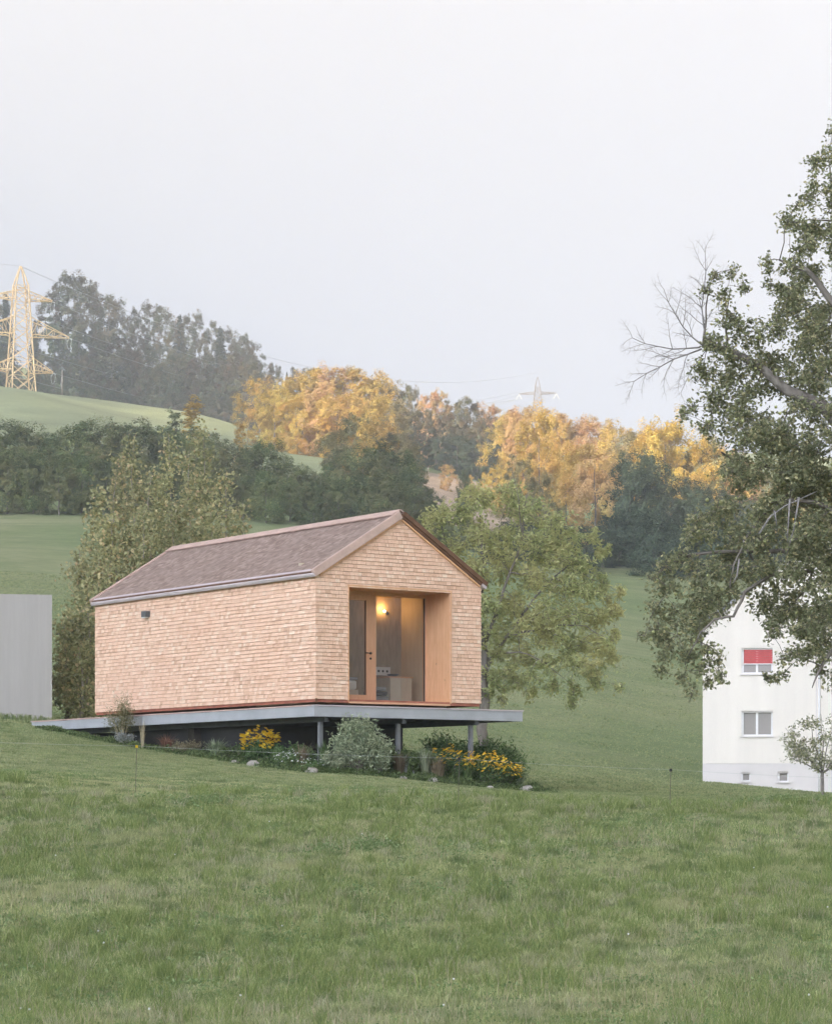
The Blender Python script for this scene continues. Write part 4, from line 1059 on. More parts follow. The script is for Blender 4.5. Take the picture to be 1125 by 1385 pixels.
clumps = [(1118,192,14,22),(1114,225,13,16),(1108,240,12,14),(1122,258,12,18),(1064,300,13,14),(1085,290,20,16),(1108,305,24,22),(1085,328,22,20),(1112,345,22,34),(1075,350,12,14),
 (1036,362,12,8),(1052,382,16,12),(1072,392,14,12),(1095,390,26,28),(1118,420,22,40),(1060,420,16,12),
 (965,372,8,9),(988,370,6,9),(953,392,8,8),(972,402,13,14),(1000,398,6,10),(980,432,18,14),(1000,452,16,11),
 (962,470,16,14),(985,480,24,18),(1020,458,18,13),(1048,448,18,13),(1020,490,24,20),(1055,480,26,22),(1092,460,30,32),(1120,490,20,40),
 (955,505,18,22),(985,515,24,22),(1020,520,22,18),(965,545,20,20),(1000,552,26,18),(1060,515,26,18),(1095,515,28,24),
 (938,545,9,9),(925,560,7,8),(955,575,16,10),(990,582,22,14),(1030,565,26,16),(1070,560,28,18),(1110,560,26,26),
 (1010,610,26,18),(1045,600,28,20),(1085,605,32,26),(1118,620,20,34),(985,640,18,16),(1015,650,26,22),(1055,645,30,26),(1095,655,30,28),
 (965,690,16,14),(945,700,14,14),(990,685,22,18),(1025,690,26,22),(1065,690,30,26),(1105,700,28,30),
 (935,722,14,12),(958,725,22,18),(995,725,26,22),(1035,735,30,24),(1075,740,30,28),(1112,750,24,34),
 (925,752,18,13),(900,768,18,12),(884,782,12,10),(905,795,22,16),(940,775,26,20),(975,770,26,20),(1015,775,28,20),(1055,785,28,24),(1095,790,28,28),
 (890,820,16,16),(915,830,26,20),(950,815,26,22),(1035,815,18,16),(1070,820,24,24),(1108,830,26,30),
 (868,862,9,8),(885,855,14,14),(910,862,22,18),(940,855,18,16),(900,885,16,12),(928,890,20,15),(955,880,14,12),(1048,850,14,14),(1075,860,24,20),(1112,872,20,18),
 (926,915,12,10),(945,905,12,12),(935,935,8,12),(970,895,12,8),(972,915,10,10),(895,905,8,8),(960,918,6,8),(1060,890,14,12),(1085,885,18,12),(1068,910,9,9),(1050,912,6,6),(1118,900,10,10)]
for x in np.arange(1150, 1330, 32):
    for y in np.arange(230, 930, 42):
        if ((x - 1200) / 150) ** 2 + ((y - 600) / 370) ** 2 < 1: clumps.append((x + U(-14, 14), y + U(-16, 16), 26, 26))
for k_i in range(22):
    x = U(985, 1125); y = U(560, 860)
    if y < 790 or x > 1050: clumps.insert(0, (x, y, 20, 17))
clumps += [(950, 815, 20, 16), (972, 812, 20, 14), (990, 800, 18, 14), (948, 838, 16, 12), (965, 830, 16, 10)]
Pl = []; Nl = []
sA = YA / F
for (x, y, rx, ry) in clumps:
    ins = max(0, min(1, (x - 930) / 200)); dep = .35 + 1.5 * ins
    for j in range(2 if rx < 14 else 3):
        c = A(x + U(-.25, .25) * rx, y + U(-.2, .2) * ry) - base; c[1] += U(-1, 1) * dep
        sk.reach(c, .014, .04)
        ar = rx * ry * sA * sA
        n = int(ar * (1650 + 1300 * ins) + 26)
        P, N = spray_leaves(c, (rx * sA * 1.05, rx * sA * 1.0, ry * sA * 1.05), n, .06, max(5, n // 26), sk, .05, .006)
        Pl.append(P); Nl.append(N)
P = np.concatenate(Pl); N = np.concatenate(Nl)
print('apple leaves', len(P))
link('crown', leaves_mesh('crown', leaf_quads(P, N, .064, .6)), M['leaf_apple'], app)
sk.mb.build('trunk', M['bark'], app, True)
# dead fan
mb = MB()
def dead(p, ang, L, r, lev, yaw):
    n = 5; P = [p]; a = ang
    for i in range(n):
        a += U(-.24, .24); q = P[-1] + np.array([math.cos(a) * math.cos(yaw), math.sin(yaw) * .6, math.sin(a)]) * L / n; P.append(q)
    mb.tube(P, list(np.linspace(r, r * .35, n + 1)), 5 if lev < 2 else 3)
    if lev < 3:
        for i in range(1, n + 1):
            for s in ((1, -1) if lev < 2 else (random.choice((1, -1)),)):
                if random.random() < (.92 if lev < 1 else .62):
                    dead(P[i], a + s * U(.35, .95), L * U(.25, .55) * (1.15 - i * .12), r * .55 * (1 - i * .08), lev + 1, yaw + U(-.6, .6))
for sx, sy, tx, ty, rr in ((957, 462, 927, 342, .017), (952, 466, 884, 396, .016), (948, 468, 850, 463, .017), (950, 470, 849, 498, .018), (958, 470, 908, 520, .010), (956, 440, 940, 378, .010)):
    B0 = A(sx, sy, .1) - base; e = A(tx, ty) - base; d = e - B0; dead(B0, math.atan2(d[2], d[0]), math.hypot(d[0], d[2]) * .98, rr * .8, 0, U(-.25, .25))
mb.build('dead_branch', M['deadwood'], app, True)
# bleached bare twigs hanging in the crown
mb = MB()
for pts in ([(1010, 735), (1025, 712), (1045, 698), (1085, 680)], [(1050, 690), (1048, 720), (1046, 755)], [(1062, 688), (1055, 730), (1046, 762)], [(984, 768), (981, 790), (976, 800)], [(1030, 705), (1033, 725)]):
    mb.tube([A(a, b, -1.35) - base for a, b in pts], list(np.linspace(.016, .006, len(pts))), 5)
mb.build('bare_twig', M['deadwood'], app, True)
mb = MB()
for i in range(190):
    x, y, rx, ry = clumps[random.randrange(len(clumps) - 80)]
    if y < 430: continue
    c = A(x + U(-1, 1) * rx, y + U(-1, 1) * ry) - base; c[1] -= U(.1, .9); mb.sphere(c, U(.020, .029), 7, 5)
mb.build('apples', M['apple'], app, True, kind='stuff')

# ash / walnut tree behind the cabin on the right
YW = 70.0
def Wp(x, y, dy=0): return np.array([(x - CX) / F * YW, YW + dy, EYE + (HZ - y) / F * YW])
wx = (655 - CX) / F * YW; base = np.array([wx, YW, gz(wx, YW)])
wal = empty('walnut_tree', base, 0, 'wide loose green tree with drooping leaves standing right behind the cabin', 'tree')
sk = Skel(base)
sk.limb([base + np.array([0, 0, -.3]), Wp(656, 950), Wp(654, 915), Wp(656, 880)], 0.162, 0.112, 10)
sk.limb([Wp(654, 908), Wp(665, 890), Wp(685, 862), Wp(715, 820), Wp(750, 780), Wp(790, 740)], 0.072, 0.012, 7)
sk.limb([Wp(656, 880), Wp(648, 820, .4), Wp(655, 760, .4), Wp(650, 700, .3), Wp(645, 660, .2)], 0.066, 0.009, 7)
sk.limb([Wp(656, 870), Wp(680, 800, -.5), Wp(705, 730, -.6), Wp(712, 670, -.5)], 0.054, 0.009, 6)
sk.limb([Wp(655, 860), Wp(625, 800, .3), Wp(605, 740, .3), Wp(595, 700, .2)], 0.048, 0.009, 6)
sk.limb([Wp(685, 862), Wp(740, 850, -.8), Wp(790, 850, -.9), Wp(825, 870, -.9)], 0.036, 0.006, 6)
sk.limb([Wp(670, 880), Wp(700, 885, -1), Wp(735, 900, -1.1), Wp(770, 930, -1.1)], 0.030, 0.005, 5)
sk.limb([Wp(705, 730, -.6), Wp(700, 680, -.7), Wp(690, 640, -.7)], 0.018, 0.006, 5)
wcl = [(668,915,14,12),(662,935,8,10),(690,918,14,12),(720,935,12,9),(645,900,14,16),(640,935,10,12),(815,750,14,14),(800,725,12,12),(838,800,8,10),(835,825,8,10),(590,760,22,22),(575,700,10,10),(600,700,22,18),(580,725,16,18),(625,690,22,20),(650,680,24,20),(640,665,16,12),(690,668,24,18),(712,690,26,20),(740,705,26,20),(755,730,26,20),(775,725,16,14),
 (610,745,26,26),(650,725,28,24),(690,720,28,22),(725,745,30,24),(765,760,30,24),(790,765,20,16),(815,785,12,16),(640,775,30,26),(680,765,30,26),(720,785,30,24),(760,795,28,22),(795,800,24,20),
 (655,820,24,26),(690,815,28,24),(730,825,30,24),(770,835,30,24),(805,835,24,20),(825,825,12,12),(665,855,20,20),(700,852,28,20),(740,862,28,20),(780,870,28,20),(815,870,22,18),(832,860,8,10),
 (705,885,24,16),(740,895,24,16),(775,902,22,16),(805,905,18,16),(825,890,12,12),(690,905,16,10),(715,915,18,10),(750,925,14,9),(700,925,10,6),(778,930,10,14),(775,950,6,9),(808,922,10,8),(680,930,7,7),(835,928,7,5),(680,945,6,5),(672,885,14,14),
 (605,790,24,30),(630,830,24,30),(822,740,4,8),(560,745,18,20),(635,870,20,20),(820,808,6,6)]
Pl = []; Nl = []; s_ = YW / F
for (x, y, rx, ry) in wcl:
    for j in range(4):
        c = Wp(x + U(-.3, .3) * rx, y + U(-.3, .3) * ry) - base; c[1] += U(-1, 1) * (1.4 if rx > 14 else .5)
        sk.reach(c, .013, .05); ar = rx * ry * s_ * s_; n = int(ar * 640 + 12)
        P, N = spray_leaves(c, (rx * s_ * 1.0, rx * s_, ry * s_ * 1.0), n, .12, max(4, n // 16), sk, .16, .008); Pl.append(P); Nl.append(N)
P = np.concatenate(Pl); N = np.concatenate(Nl); print('walnut', len(P))
link('crown', leaves_mesh('crown', leaf_quads(P, N, .13, .42)), M['leaf_walnut'], wal)
sk.mb.build('trunk', M['bark'], wal, True)

# poplar group behind the cabin on the left: separate upright stems
G8 = 'upright poplars behind the cabin'
def poplar(x, ytop, Y, wid, lean, seed, lab, low=.04, dens=1.0):
    X = (x - CX) / F * Y; b = np.array([X, Y, gz(X, Y)]); zt = EYE + (HZ - ytop) / F * Y; H = zt - b[2]
    t = empty('poplar_tree', b, 0, lab, 'tree', G8); sk = Skel((0, 0, 0)); top = np.array([lean * H, 0, H])
    sk.limb([np.array([0, 0, -.3]), top * .3 + rng.normal(size=3) * .05, top * .6 + rng.normal(size=3) * .08, top], .075, .006, 6)
    Pl = []; Nl = []; nb = int(34 * H / 7)
    for k in range(nb):
        u = low + (1 - low) * (k / nb) ** .9; p = top * u; g = U(0, 6.28)
        L = wid * (1.0 - .75 * max(0, u - .35) / .65) * (.6 + .4 * min(1, u * 4)) * U(.7, 1.15)
        e = p + np.array([math.cos(g) * L, math.sin(g) * L, L * U(.5, 1.2)])
        sk.mb.tube([p, (p + e) / 2 + np.array([0, 0, -.04]), e], [.018 * (1.1 - u), .012 * (1.1 - u), .003], 3, False)
        n = int(105 * dens * (L / .7)); tt = rng.random(n)[:, None] ** .7
        P = p * (1 - tt) + e * tt + rng.normal(size=(n, 3)) * np.array([.13, .13, .17]); N_ = rand_dirs(n) + np.array([0, 0, .2]); N_ /= np.linalg.norm(N_, axis=1, keepdims=True)
        Pl.append(P); Nl.append(N_)
    P = np.concatenate(Pl); N = np.concatenate(Nl)
    link('crown', leaves_mesh('crown', leaf_quads(P, N, .115, .75)), M['leaf_poplar'], t); sk.mb.build('trunk', M['barkpale'], t, True)
for i, (x, yt, Y, w, ln, lab, dn) in enumerate([
    (92, 840, 71, .55, -.03, 'lowest poplar at the left end of the clump next to the concrete building', 1.3), (112, 745, 73, .75, -.02, 'second poplar from the left in the clump behind the cabin', 1.2), (135, 665, 75, .85, -.01, 'third poplar from the left in the clump behind the cabin', 1.1),
    (160, 622, 76, .8, .0, 'poplar with a thin top above the left roof corner', 1), (182, 596, 78, .75, .0, 'tall narrow poplar in the left half of the clump behind the cabin', 1), (205, 640, 75, .85, .0, 'poplar hidden to half its height above the lower roof end', 1),
    (228, 588, 78, .75, .0, 'tall yellowish poplar in the middle of the clump behind the cabin', 1), (252, 610, 76, .8, .01, 'poplar right of the tall yellowish one above the roof', 1), (275, 580, 79, .8, .0, 'tallest poplar at the right of the clump behind the roof', 1),
    (300, 640, 76, .8, .015, 'broad poplar near the right end of the clump above the roof', 1), (322, 680, 75, .6, .02, 'rightmost poplar of the clump, low behind the roof ridge', 1), (120, 800, 70, .75, -.01, 'dark dense poplar touching the left rear corner of the cabin', 1.8), (108, 880, 69, .6, 0, 'low bushy poplar in front of the dark dense one by the cabin corner', 1.8),
    (150, 700, 73, .9, 0, 'dense poplar before the left half of the clump', 1.3), (195, 690, 73, .9, 0, 'dense poplar before the middle of the clump', 1.3), (240, 680, 74, .9, 0, 'dense poplar just above the rear roof end', 1.3), (285, 690, 74, .9, 0, 'dense poplar behind the ridge left half', 1.3)]):
    poplar(x, yt, Y, w, ln, i, lab, dens=dn * 1.15)

# young tree before the white house
Yo = 96.0; bx = (1112 - CX) / F * Yo; b = np.array([bx, Yo, EYE + (HZ - 1071) / F * Yo]); b[2] = min(b[2], gz(bx, Yo)) 
t = empty('young_fruit_tree', b, 0, 'small pale-leaved young fruit tree in front of the white house', 'tree'); sk = Skel(b)
def Yp(x, y, d=0): return np.array([(x - CX) / F * Yo, Yo + d, EYE + (HZ - y) / F * Yo])
sk.limb([b + np.array([0, 0, -.2]), Yp(1112, 1052), Yp(1112, 1045)], .06, .05, 7)
for p_ in ((1075, 1010), (1060, 985), (1095, 980), (1112, 965), (1130, 975), (1150, 1005), (1070, 1025), (1145, 1030)): sk.limb([Yp(1112, 1047), Yp((1112 + p_[0]) / 2 + U(-3, 3), (1040 + p_[1]) / 2, U(-.3, .3)), Yp(p_[0], p_[1], U(-.5, .5))], .03, .006, 5)
Pl = []; Nl = []; s_ = Yo / F
for k in range(95):
    g = U(0, 6.28); q = math.sqrt(random.random()); x = 1112 + math.cos(g) * q * 50; y = 1008 + math.sin(g) * q * 34
    c = Yp(x, y, U(-1, 1)) - b; P, N = spray_leaves(c, (.28, .28, .24), 42, .08, 5, sk, .0, .006); Pl.append(P); Nl.append(N)
link('crown', leaves_mesh('crown', leaf_quads(np.concatenate(Pl), np.concatenate(Nl), .10, .5)), M['leaf_orchard'], t); sk.mb.build('trunk', M['bark'], t, True)

# ------------------------------------------------------------------ planting round the platform
c_, s__ = math.cos(TH), math.sin(TH)
def side_pt(x, off):       # point along the long side (local x = -off) in picture column x
    k = (x - CX) / F; X0 = HX - c_ * off; Y0 = HY - s__ * off
    y = (X0 - k * Y0) / (s__ + k * c_); X = X0 - s__ * y; Y = Y0 + c_ * y
    return X, Y, gz(X, Y)
def front_pt(x, off):      # along the front (local y = -off; negative off = under the platform)
    k = (x - CX) / F; X0 = HX + s__ * off; Y0 = HY - c_ * off
    q = (k * Y0 - X0) / (c_ - k * s__); X = X0 + c_ * q; Y = Y0 + s__ * q
    return X, Y, gz(X, Y)
def bush(name, loc, w, h, n, leaf, mat, label, cat='shrub', group=None, asp=.4, nst=14, flat=1.0, stem='bark', droop=0):
    t = empty(name, loc, U(0, 6), label, cat, group); mb = MB(); Pl = []; Nl = []
    for k in range(nst):
        g = U(0, 6.28); q = U(.2, 1); e = np.array([math.cos(g) * w / 2 * q, math.sin(g) * w / 2 * q, h * U(.55, 1) * (1.1 - .4 * q)])
        m_ = e * .5 + np.array([0, 0, h * .08]); mb.tube([(0, 0, -.1), m_, e], [.012, .008, .003], 3, False)
        m = n // nst; tt = (rng.random(m) ** .6)[:, None]; P = tt * e + (1 - tt) * m_ * .6 + rng.normal(size=(m, 3)) * np.array([w * .09, w * .09, h * .08])
        P[:, 2] = np.abs(P[:, 2]); N_ = rand_dirs(m) + np.array([0, 0, .6]); N_ /= np.linalg.norm(N_, axis=1, keepdims=True); Pl.append(P); Nl.append(N_)
    link('foliage', leaves_mesh('foliage', leaf_quads(np.concatenate(Pl), np.concatenate(Nl), leaf, asp)), M[mat], t)
    mb.build('stems', M[stem], t); return t
def flowers(t, w, h, n, size, mat, z0=.55, petals=7):
    mb = MB()
    for k in range(n):
        g = U(0, 6.28); q = math.sqrt(random.random()); c = np.array([math.cos(g) * w / 2 * q, math.sin(g) * w / 2 * q, h * U(z0, 1.0) * (1.05 - .25 * q)])
        tl = np.array([U(-.6, .6), U(-1.2, .2), 1.0]); tl /= np.linalg.norm(tl); a = np.cross(tl, [1, 0, 0]); a /= np.linalg.norm(a); b2 = np.cross(tl, a)
        V = [c + tl * .01]; r = size * U(.4, .55)
        for j in range(petals * 2):
            th = math.pi * j / petals; rr = r if j % 2 == 0 else r * .55; V.append(c + (a * math.cos(th) + b2 * math.sin(th)) * rr)
        mb.add(V, (), [(0, 1 + j, 1 + (j + 1) % (petals * 2)) for j in range(petals * 2)])
    o = mb.build('blossoms', M[mat], t); o['kind'] = 'stuff'; return o
def blade_tuft(name, loc, w, h, n, mat, label, cat='grass tuft', group=None, width=.01):
    t = []
    for k in range(n):
        g = U(0, 6.28); r = U(0, .1) * w; L = h * U(.6, 1.1); bend = U(.2, 1) * w * .5
        p = np.array([math.cos(g) * r, math.sin(g) * r, -.02]); d = np.array([math.cos(g), math.sin(g), 0]); s = np.array([-d[1], d[0], 0]) * width
        m_ = p + d * bend * .35 + np.array([0, 0, L * .65]); e = p + d * bend + np.array([0, 0, L * U(.7, 1)])
        t.append(np.stack([p - s, p + s, m_ + s * .8, m_ - s * .8, e]))
    V = np.concatenate(t); b_i = np.arange(n)[:, None] * 5
    me = mesh_np(name, V, b_i + np.array([0, 1, 2, 3]), b_i + np.array([3, 2, 4]))
    o = link(name, me, M[mat], None, loc); return tag(o, label, cat, group)

p = side_pt(165, .55); t = bush('fennel_plant', p, .75, 1.15, 4200, .06, 'fennel', 'tall feathery pale green plant in front of the long shingled wall', 'plant', asp=.12, nst=26, stem='straw')
p = side_pt(168, .65); bush('silver_plant', p, .5, .30, 700, .06, 'silver', 'low silvery grey plant below the feathery one', 'plant', nst=18)
p = side_pt(225, .5); blade_tuft('reddish_grass', p, .8, .42, 160, 'reddish', 'tuft of reddish brown stems beside the platform edge', width=.006)
p = side_pt(250, .55); bush('seedhead_plant', p, .8, .32, 900, .05, 'strawtuft', 'faded brownish herb cushion between the red stems and the long grass tuft', 'plant')
p = side_pt(292, .5); blade_tuft('long_grass', p, .7, .45, 220, 'plantgrey', 'arching tuft of long grass left of the first yellow flowers', width=.012)
p = side_pt(193, .7); blade_tuft('grass_seedheads', p, .3, .75, 40, 'straw', 'few tall thin dry stalks right of the feathery plant', 'plant', width=.004)
p = side_pt(315, .55); bush('herb_plant', p, .6, .36, 900, .06, 'plantgreen', 'green herb beside the arching grass tuft', 'plant')
p = side_pt(352, .45); t = bush('yellow_coneflower', p, .85, .62, 1300, .08, 'plantgreen', 'clump of bright yellow flowers under the long side of the platform', 'flowers'); flowers(t, .85, .82, 150, .10, 'yellow', .5)
p = side_pt(395, .45); t = bush('white_aster', p, .7, .34, 900, .06, 'plantgreen', 'clump of small white flowers beside the corner post', 'flowers'); flowers(t, .75, .40, 60, .05, 'whitefl', .5)
p = front_pt(424, .45); t = bush('white_aster', p, .5, .26, 500, .06, 'plantgreen', 'low white flowers in front of the corner post', 'flowers'); flowers(t, .5, .3, 26, .045, 'whitefl', .5)
for x, off, w, h, n, lab in ((482, .42, 1.05, 1.12, 6500, 'tall grey-green shrub right of the corner post'), (512, .5, .8, .8, 3600, 'lower grey-green shrub reaching to the middle post')):
    bush('butterfly_bush', front_pt(x, off), w, h, n, .095, 'plantgrey', lab, asp=.32, nst=24)
p = front_pt(450, .6); bush('butterfly_bush', p, .45, .45, 1300, .085, 'plantgrey', 'small grey-green shrub close to the corner post', asp=.35)
for x, off, w, h, lab in ((545, .1, .6, .55, 'dark green plant behind the middle post'), (570, -.2, .8, .62, 'dark leafy plant under the platform between middle and right posts'), (600, -.9, 1.3, 1.0, 'large leafy shrub in the shade under the platform'), (645, -1.5, 1.5, 1.05, 'leafy shrub behind the right post'), (676, -1.8, 1.4, 1.05, 'leafy shrub at the right end below the platform'), (400, -1.0, .8, .5, 'dark plant in the shade behind the corner post'), (520, -.8, .9, .7, 'dark shrub in the shade left of the middle post')):
    bush('garden_shrub', front_pt(x, off), w, h, 3000, .10, 'plantgreen', lab, asp=.3, nst=18)
for x, off, w, h, n, m_, lab in ((610, .15, 1.0, .78, 110, 'orange', 'shaded dull orange flowers left of the right post'), (655, .35, .95, .74, 170, 'orange', 'bright orange-yellow flowers right of the right post'), (683, .3, .85, .55, 110, 'orange', 'low orange-yellow flowers at the right end of the bed')):
    t = bush('orange_coneflower', front_pt(x, off), w, h * .9, 1100, .08, 'plantgreen', lab, 'flowers'); flowers(t, w, h * 1.08, n, .09, m_, .5)
for x, off, h, lab in ((548, .35, .55, 'taller pale upright flower stalks beside the middle post'), (558, .3, .4, 'shorter pale flower stalks right of the taller ones at the middle post')):
    blade_tuft('mullein_stalk', front_pt(x, off), .2, h, 30, 'silver', lab, 'plant', 'pale stalks by the middle post', .008)
for x, off, h, m_, lab in ((375, .5, .5, 'plantgreen', 'loose green grass tuft right of the first yellow flowers'), (408, .3, .6, 'strawtuft', 'faded tall grass tuft left of the corner post'), (440, .15, .7, 'plantgreen', 'green blades right behind the corner post'),
                            (540, .3, .6, 'strawtuft', 'straw coloured tuft at the foot of the middle post'), (575, .2, .8, 'plantgrey', 'tall grey-green blades right of the middle post'), (592, .35, .6, 'strawtuft', 'faded tuft left of the shaded orange flowers'),
                            (632, .45, .55, 'plantgreen', 'green blades at the foot of the right post'), (700, .3, .45, 'plantgrey', 'grey-green blades at the right end of the bed'), (722, .4, .3, 'plantgreen', 'low green blades at the very tip of the bed')):
    blade_tuft('border_grass', (side_pt if x < 425 else front_pt)(x, off), .7, h, 150, m_, lab, width=.008)
# low ground cover along the bed edge
Pl = []; Nl = []
for k in range(170):
    x = U(50, 425); X, Y, z = side_pt(x, U(.25, .95)); s = U(.12, .3) * (.5 + .5 * (x - 50) / 375); P, N = clump_points((X, Y, z), (s * 1.3, s * 1.3, s * .8), 90, .3); Pl.append(P); Nl.append(N)
for k in range(170):
    x = U(425, 745); X, Y, z = front_pt(x, U(.1, .9)); s = U(.14, .26) * (1 if x < 715 else .7); P, N = clump_points((X, Y, z), (s * 1.3, s * 1.3, s * .75), 90, .3); Pl.append(P); Nl.append(N)
P = np.concatenate(Pl); N = np.concatenate(Nl)
o = link('ground_cover', leaves_mesh('ground_cover', leaf_quads(P, N, .065, .4)), M['plantgreen']); tag(o, 'low dark green herbs and weeds edging the bed below the platform', 'ground cover', kind='stuff')
def stone(x, off, side, w, lab):
    X, Y, z = (side_pt if side else front_pt)(x, off); mb = MB(); mb.sphere((0, 0, 0), w, 9, 6, .18, (1, .7, .55))
    o = mb.build('garden_stone', M['stone'], None, True, loc=(X, Y, z + w * .25)); tag(o, lab, 'stone')
stone(422, .95, False, .13, 'pale rounded stone at the foot of the corner post'); stone(586, .95, False, .13, 'pale stone between the middle and right posts'); stone(712, .8, False, .15, 'flat pale stone at the right end of the flower bed')
stone(342, .95, True, .14, 'long pale stone below the first yellow flowers'); stone(545, .9, False, .08, 'small stone near the foot of the middle post'); stone(663, 1.0, False, .07, 'small stone below the orange flowers')
stone(318, .9, True, .08, 'small stone left of the long pale one')

# ------------------------------------------------------------------ pasture fence
posts = [(-140, 998), (183, 1009), (619, 1026), (905, 1041), (1240, 1056)]
tops = []
YF = [36.8, 36.8, 35.6, 36.4, 36.8]
for (x, y), Yf in zip(posts, YF):
    X, _, z = on(x, 0, Yf); top = EYE + (HZ - y) / F * Yf
    if 0 < x < 1125:
        lab = {183: 'thin dark pasture fence stake with a yellow cap at the left below the cabin', 619: 'thin dark pasture fence stake in the middle below the right post', 905: 'thin dark pasture fence stake left of the white house'}[x]
        t = empty('fence_stake', (X, Yf, z), 0, lab, 'fence stake', 'stakes of the pasture fence')
        MB().tube([(0, 0, -.2), (.02, 0, top - z)], .005, 6).build('rod', M['fencepost'], t)
        MB().tube([(.02, 0, top - z - .03), (.02, 0, top - z + .01)], .02, 8).build('insulator_cap', M['yellow'] if x == 183 else M['black'], t)
    tops.append(np.array([X, Yf, top]))
mb = MB()
for a, b in zip(tops[:-1], tops[1:]):
    mb.tube([a + (b - a) * t - np.array([0, 0, .08 * t * (1 - t)]) for t in np.linspace(0, 1, 9)], .0018, 4)
o = mb.build('fence_wire', M['fencewire']); tag(o, 'single pale electric fence wire strung across the meadow below the cabin', 'wire')

# ------------------------------------------------------------------ grass
def blades(n, Y0, Y1, hfun, wfun, bendf, marg=1.12, dens_pow=1.0, lim=None):
    Yv = (Y0 ** dens_pow + rng.random(n) * (Y1 ** dens_pow - Y0 ** dens_pow)) ** (1 / dens_pow)
    X = (rng.random(n) * 2 - 1) * .1615 * Yv * marg
    return X, Yv
def blade_mesh(name, X, Y, h, w, bend):
    n = len(X); Z = ground(X, Y)
    g = rng.random(n) * 6.283; d = np.stack([np.cos(g), np.sin(g), np.zeros(n)], 1)
    # face mostly towards the viewer so that width shows
    g2 = rng.normal(size=n) * .6; s = np.stack([np.cos(g2), np.sin(g2), np.zeros(n)], 1) * w[:, None]
    p = np.stack([X, Y, Z - .01], 1); up = np.zeros((n, 3)); up[:, 2] = 1
    b = (bend * h)[:, None]
    mid = p + up * h[:, None] * .6 + d * b * .35; tip = p + up * (h * (1 - bend * .35))[:, None] + d * b
    V = np.stack([p - s, p + s, mid + s * .75, mid - s * .75, tip], 1)
    i = np.arange(n)[:, None] * 5
    return mesh_np(name, V.reshape(-1, 3), i + np.array([0, 1, 2, 3]), i + np.array([3, 2, 4]))
def fnoise(X, Y, seed, sc):
    r = np.random.default_rng(seed); v = 0
    for k in range(6):
        a = r.random() * 6.28; f = sc * (1.6 ** k) ; v = v + np.sin((X * np.cos(a) * .8 + Y * np.sin(a)) * f + r.random() * 6.28) / (1.35 ** k)
    return v / 2.6
n = 520000
X, Y = blades(n, 17.5, 41, None, None, None, dens_pow=1.5)
cl = fnoise(X, Y, 33, 5.0); kp = rng.random(n) < .62 + .6 * cl; X = X[kp]; Y = Y[kp]; cl = cl[kp]; n = len(X)
tall = fnoise(X, Y, 3, .9); edge = np.clip((41 - Y - 1.2 * fnoise(X, Y, 9, .4)) / 5, .35, 1)
h = (.058 + .022 * tall + rng.random(n) * .05) * edge * (1 + .6 * np.clip(fnoise(X, Y, 5, 2.2) - .35, 0, 1)); h = np.clip(h * (1 + .45 * cl), .03, .28)
w = (.0017 + .0013 * rng.random(n)) * (Y / 19) ** .9
o = link('meadow_grass', blade_mesh('meadow_grass', X, Y, h, w, .25 + .75 * rng.random(n)), M['grass']); tag(o, 'rough uneven green pasture grass filling the foreground', 'grass', kind='stuff')
n = 150000
X, Y = blades(n, 38, 66, None, None, None, dens_pow=1.3)
lxp = (X - HX) * c_ + (Y - HY) * s__; lyp = -(X - HX) * s__ + (Y - HY) * c_
keep = ~((lxp > -.1) & (lyp > -.1) & (lxp < HW + 1) & (lyp < HL + 2.9)); X = X[keep]; Y = Y[keep]; n = len(X)
o = link('mown_grass', blade_mesh('mown_grass', X, Y, .022 + .025 * rng.random(n), .004 + .004 * rng.random(n), .3 + .6 * rng.random(n)), M['mown']); tag(o, 'short mown grass on the slope between the fence and the cabin', 'grass', kind='stuff')
n = 190000
X, Y = blades(n, 62, 185, None, None, None, dens_pow=1.2)
lxp = (X - HX) * c_ + (Y - HY) * s__; lyp = -(X - HX) * s__ + (Y - HY) * c_
keep = ~((lxp > -.1) & (lyp > -.1) & (lxp < HW + 1) & (lyp < HL + 2.9)) & (np.abs(X + 14) > 0) & ~((X < xr + .3) & (Y > 65) & (Y < 73)); X = X[keep]; Y = Y[keep]; n = len(X)
o = link('hill_grass', blade_mesh('hill_grass', X, Y, .035 + .05 * rng.random(n) * (1 + fnoise(X, Y, 71, .5)), (.011 + .010 * rng.random(n)) * np.maximum(1, Y / 100), .3 + .6 * rng.random(n)), M['mown']); tag(o, 'mown grass on the slopes beyond and beside the cabin', 'grass', kind='stuff')
# tufts: blades fanning out from one root
def tufts(name, n, nb, h0, h1, wd, mat, label, seed, dark=1.0):
    Yt = (17.5 ** 1.3 + rng.random(n) * (38 ** 1.3 - 17.5 ** 1.3)) ** (1 / 1.3); Xt = (rng.random(n) * 2 - 1) * .1615 * Yt * 1.1
    k = fnoise(Xt, Yt, seed, .9) + rng.random(n) * .8 > .25; Xt = Xt[k]; Yt = Yt[k]; m = len(Xt)
    R_ = .05 + .09 * rng.random(m); H_ = h0 + (h1 - h0) * rng.random(m) ** 1.6
    Xb = np.repeat(Xt, nb); Yb = np.repeat(Yt, nb); Rb = np.repeat(R_, nb); Hb = np.repeat(H_, nb) * (.55 + .55 * rng.random(m * nb))
    g = rng.random(m * nb) * 6.283; q = rng.random(m * nb) ** .5; Xb = Xb + np.cos(g) * q * Rb; Yb = Yb + np.sin(g) * q * Rb
    w = (.0016 + .0012 * rng.random(m * nb)) * wd * (Yb / 19) ** .9
    o = link(name, blade_mesh(name, Xb, Yb, Hb, w, .25 + .75 * rng.random(m * nb)), M[mat]); tag(o, label, 'grass', kind='stuff')
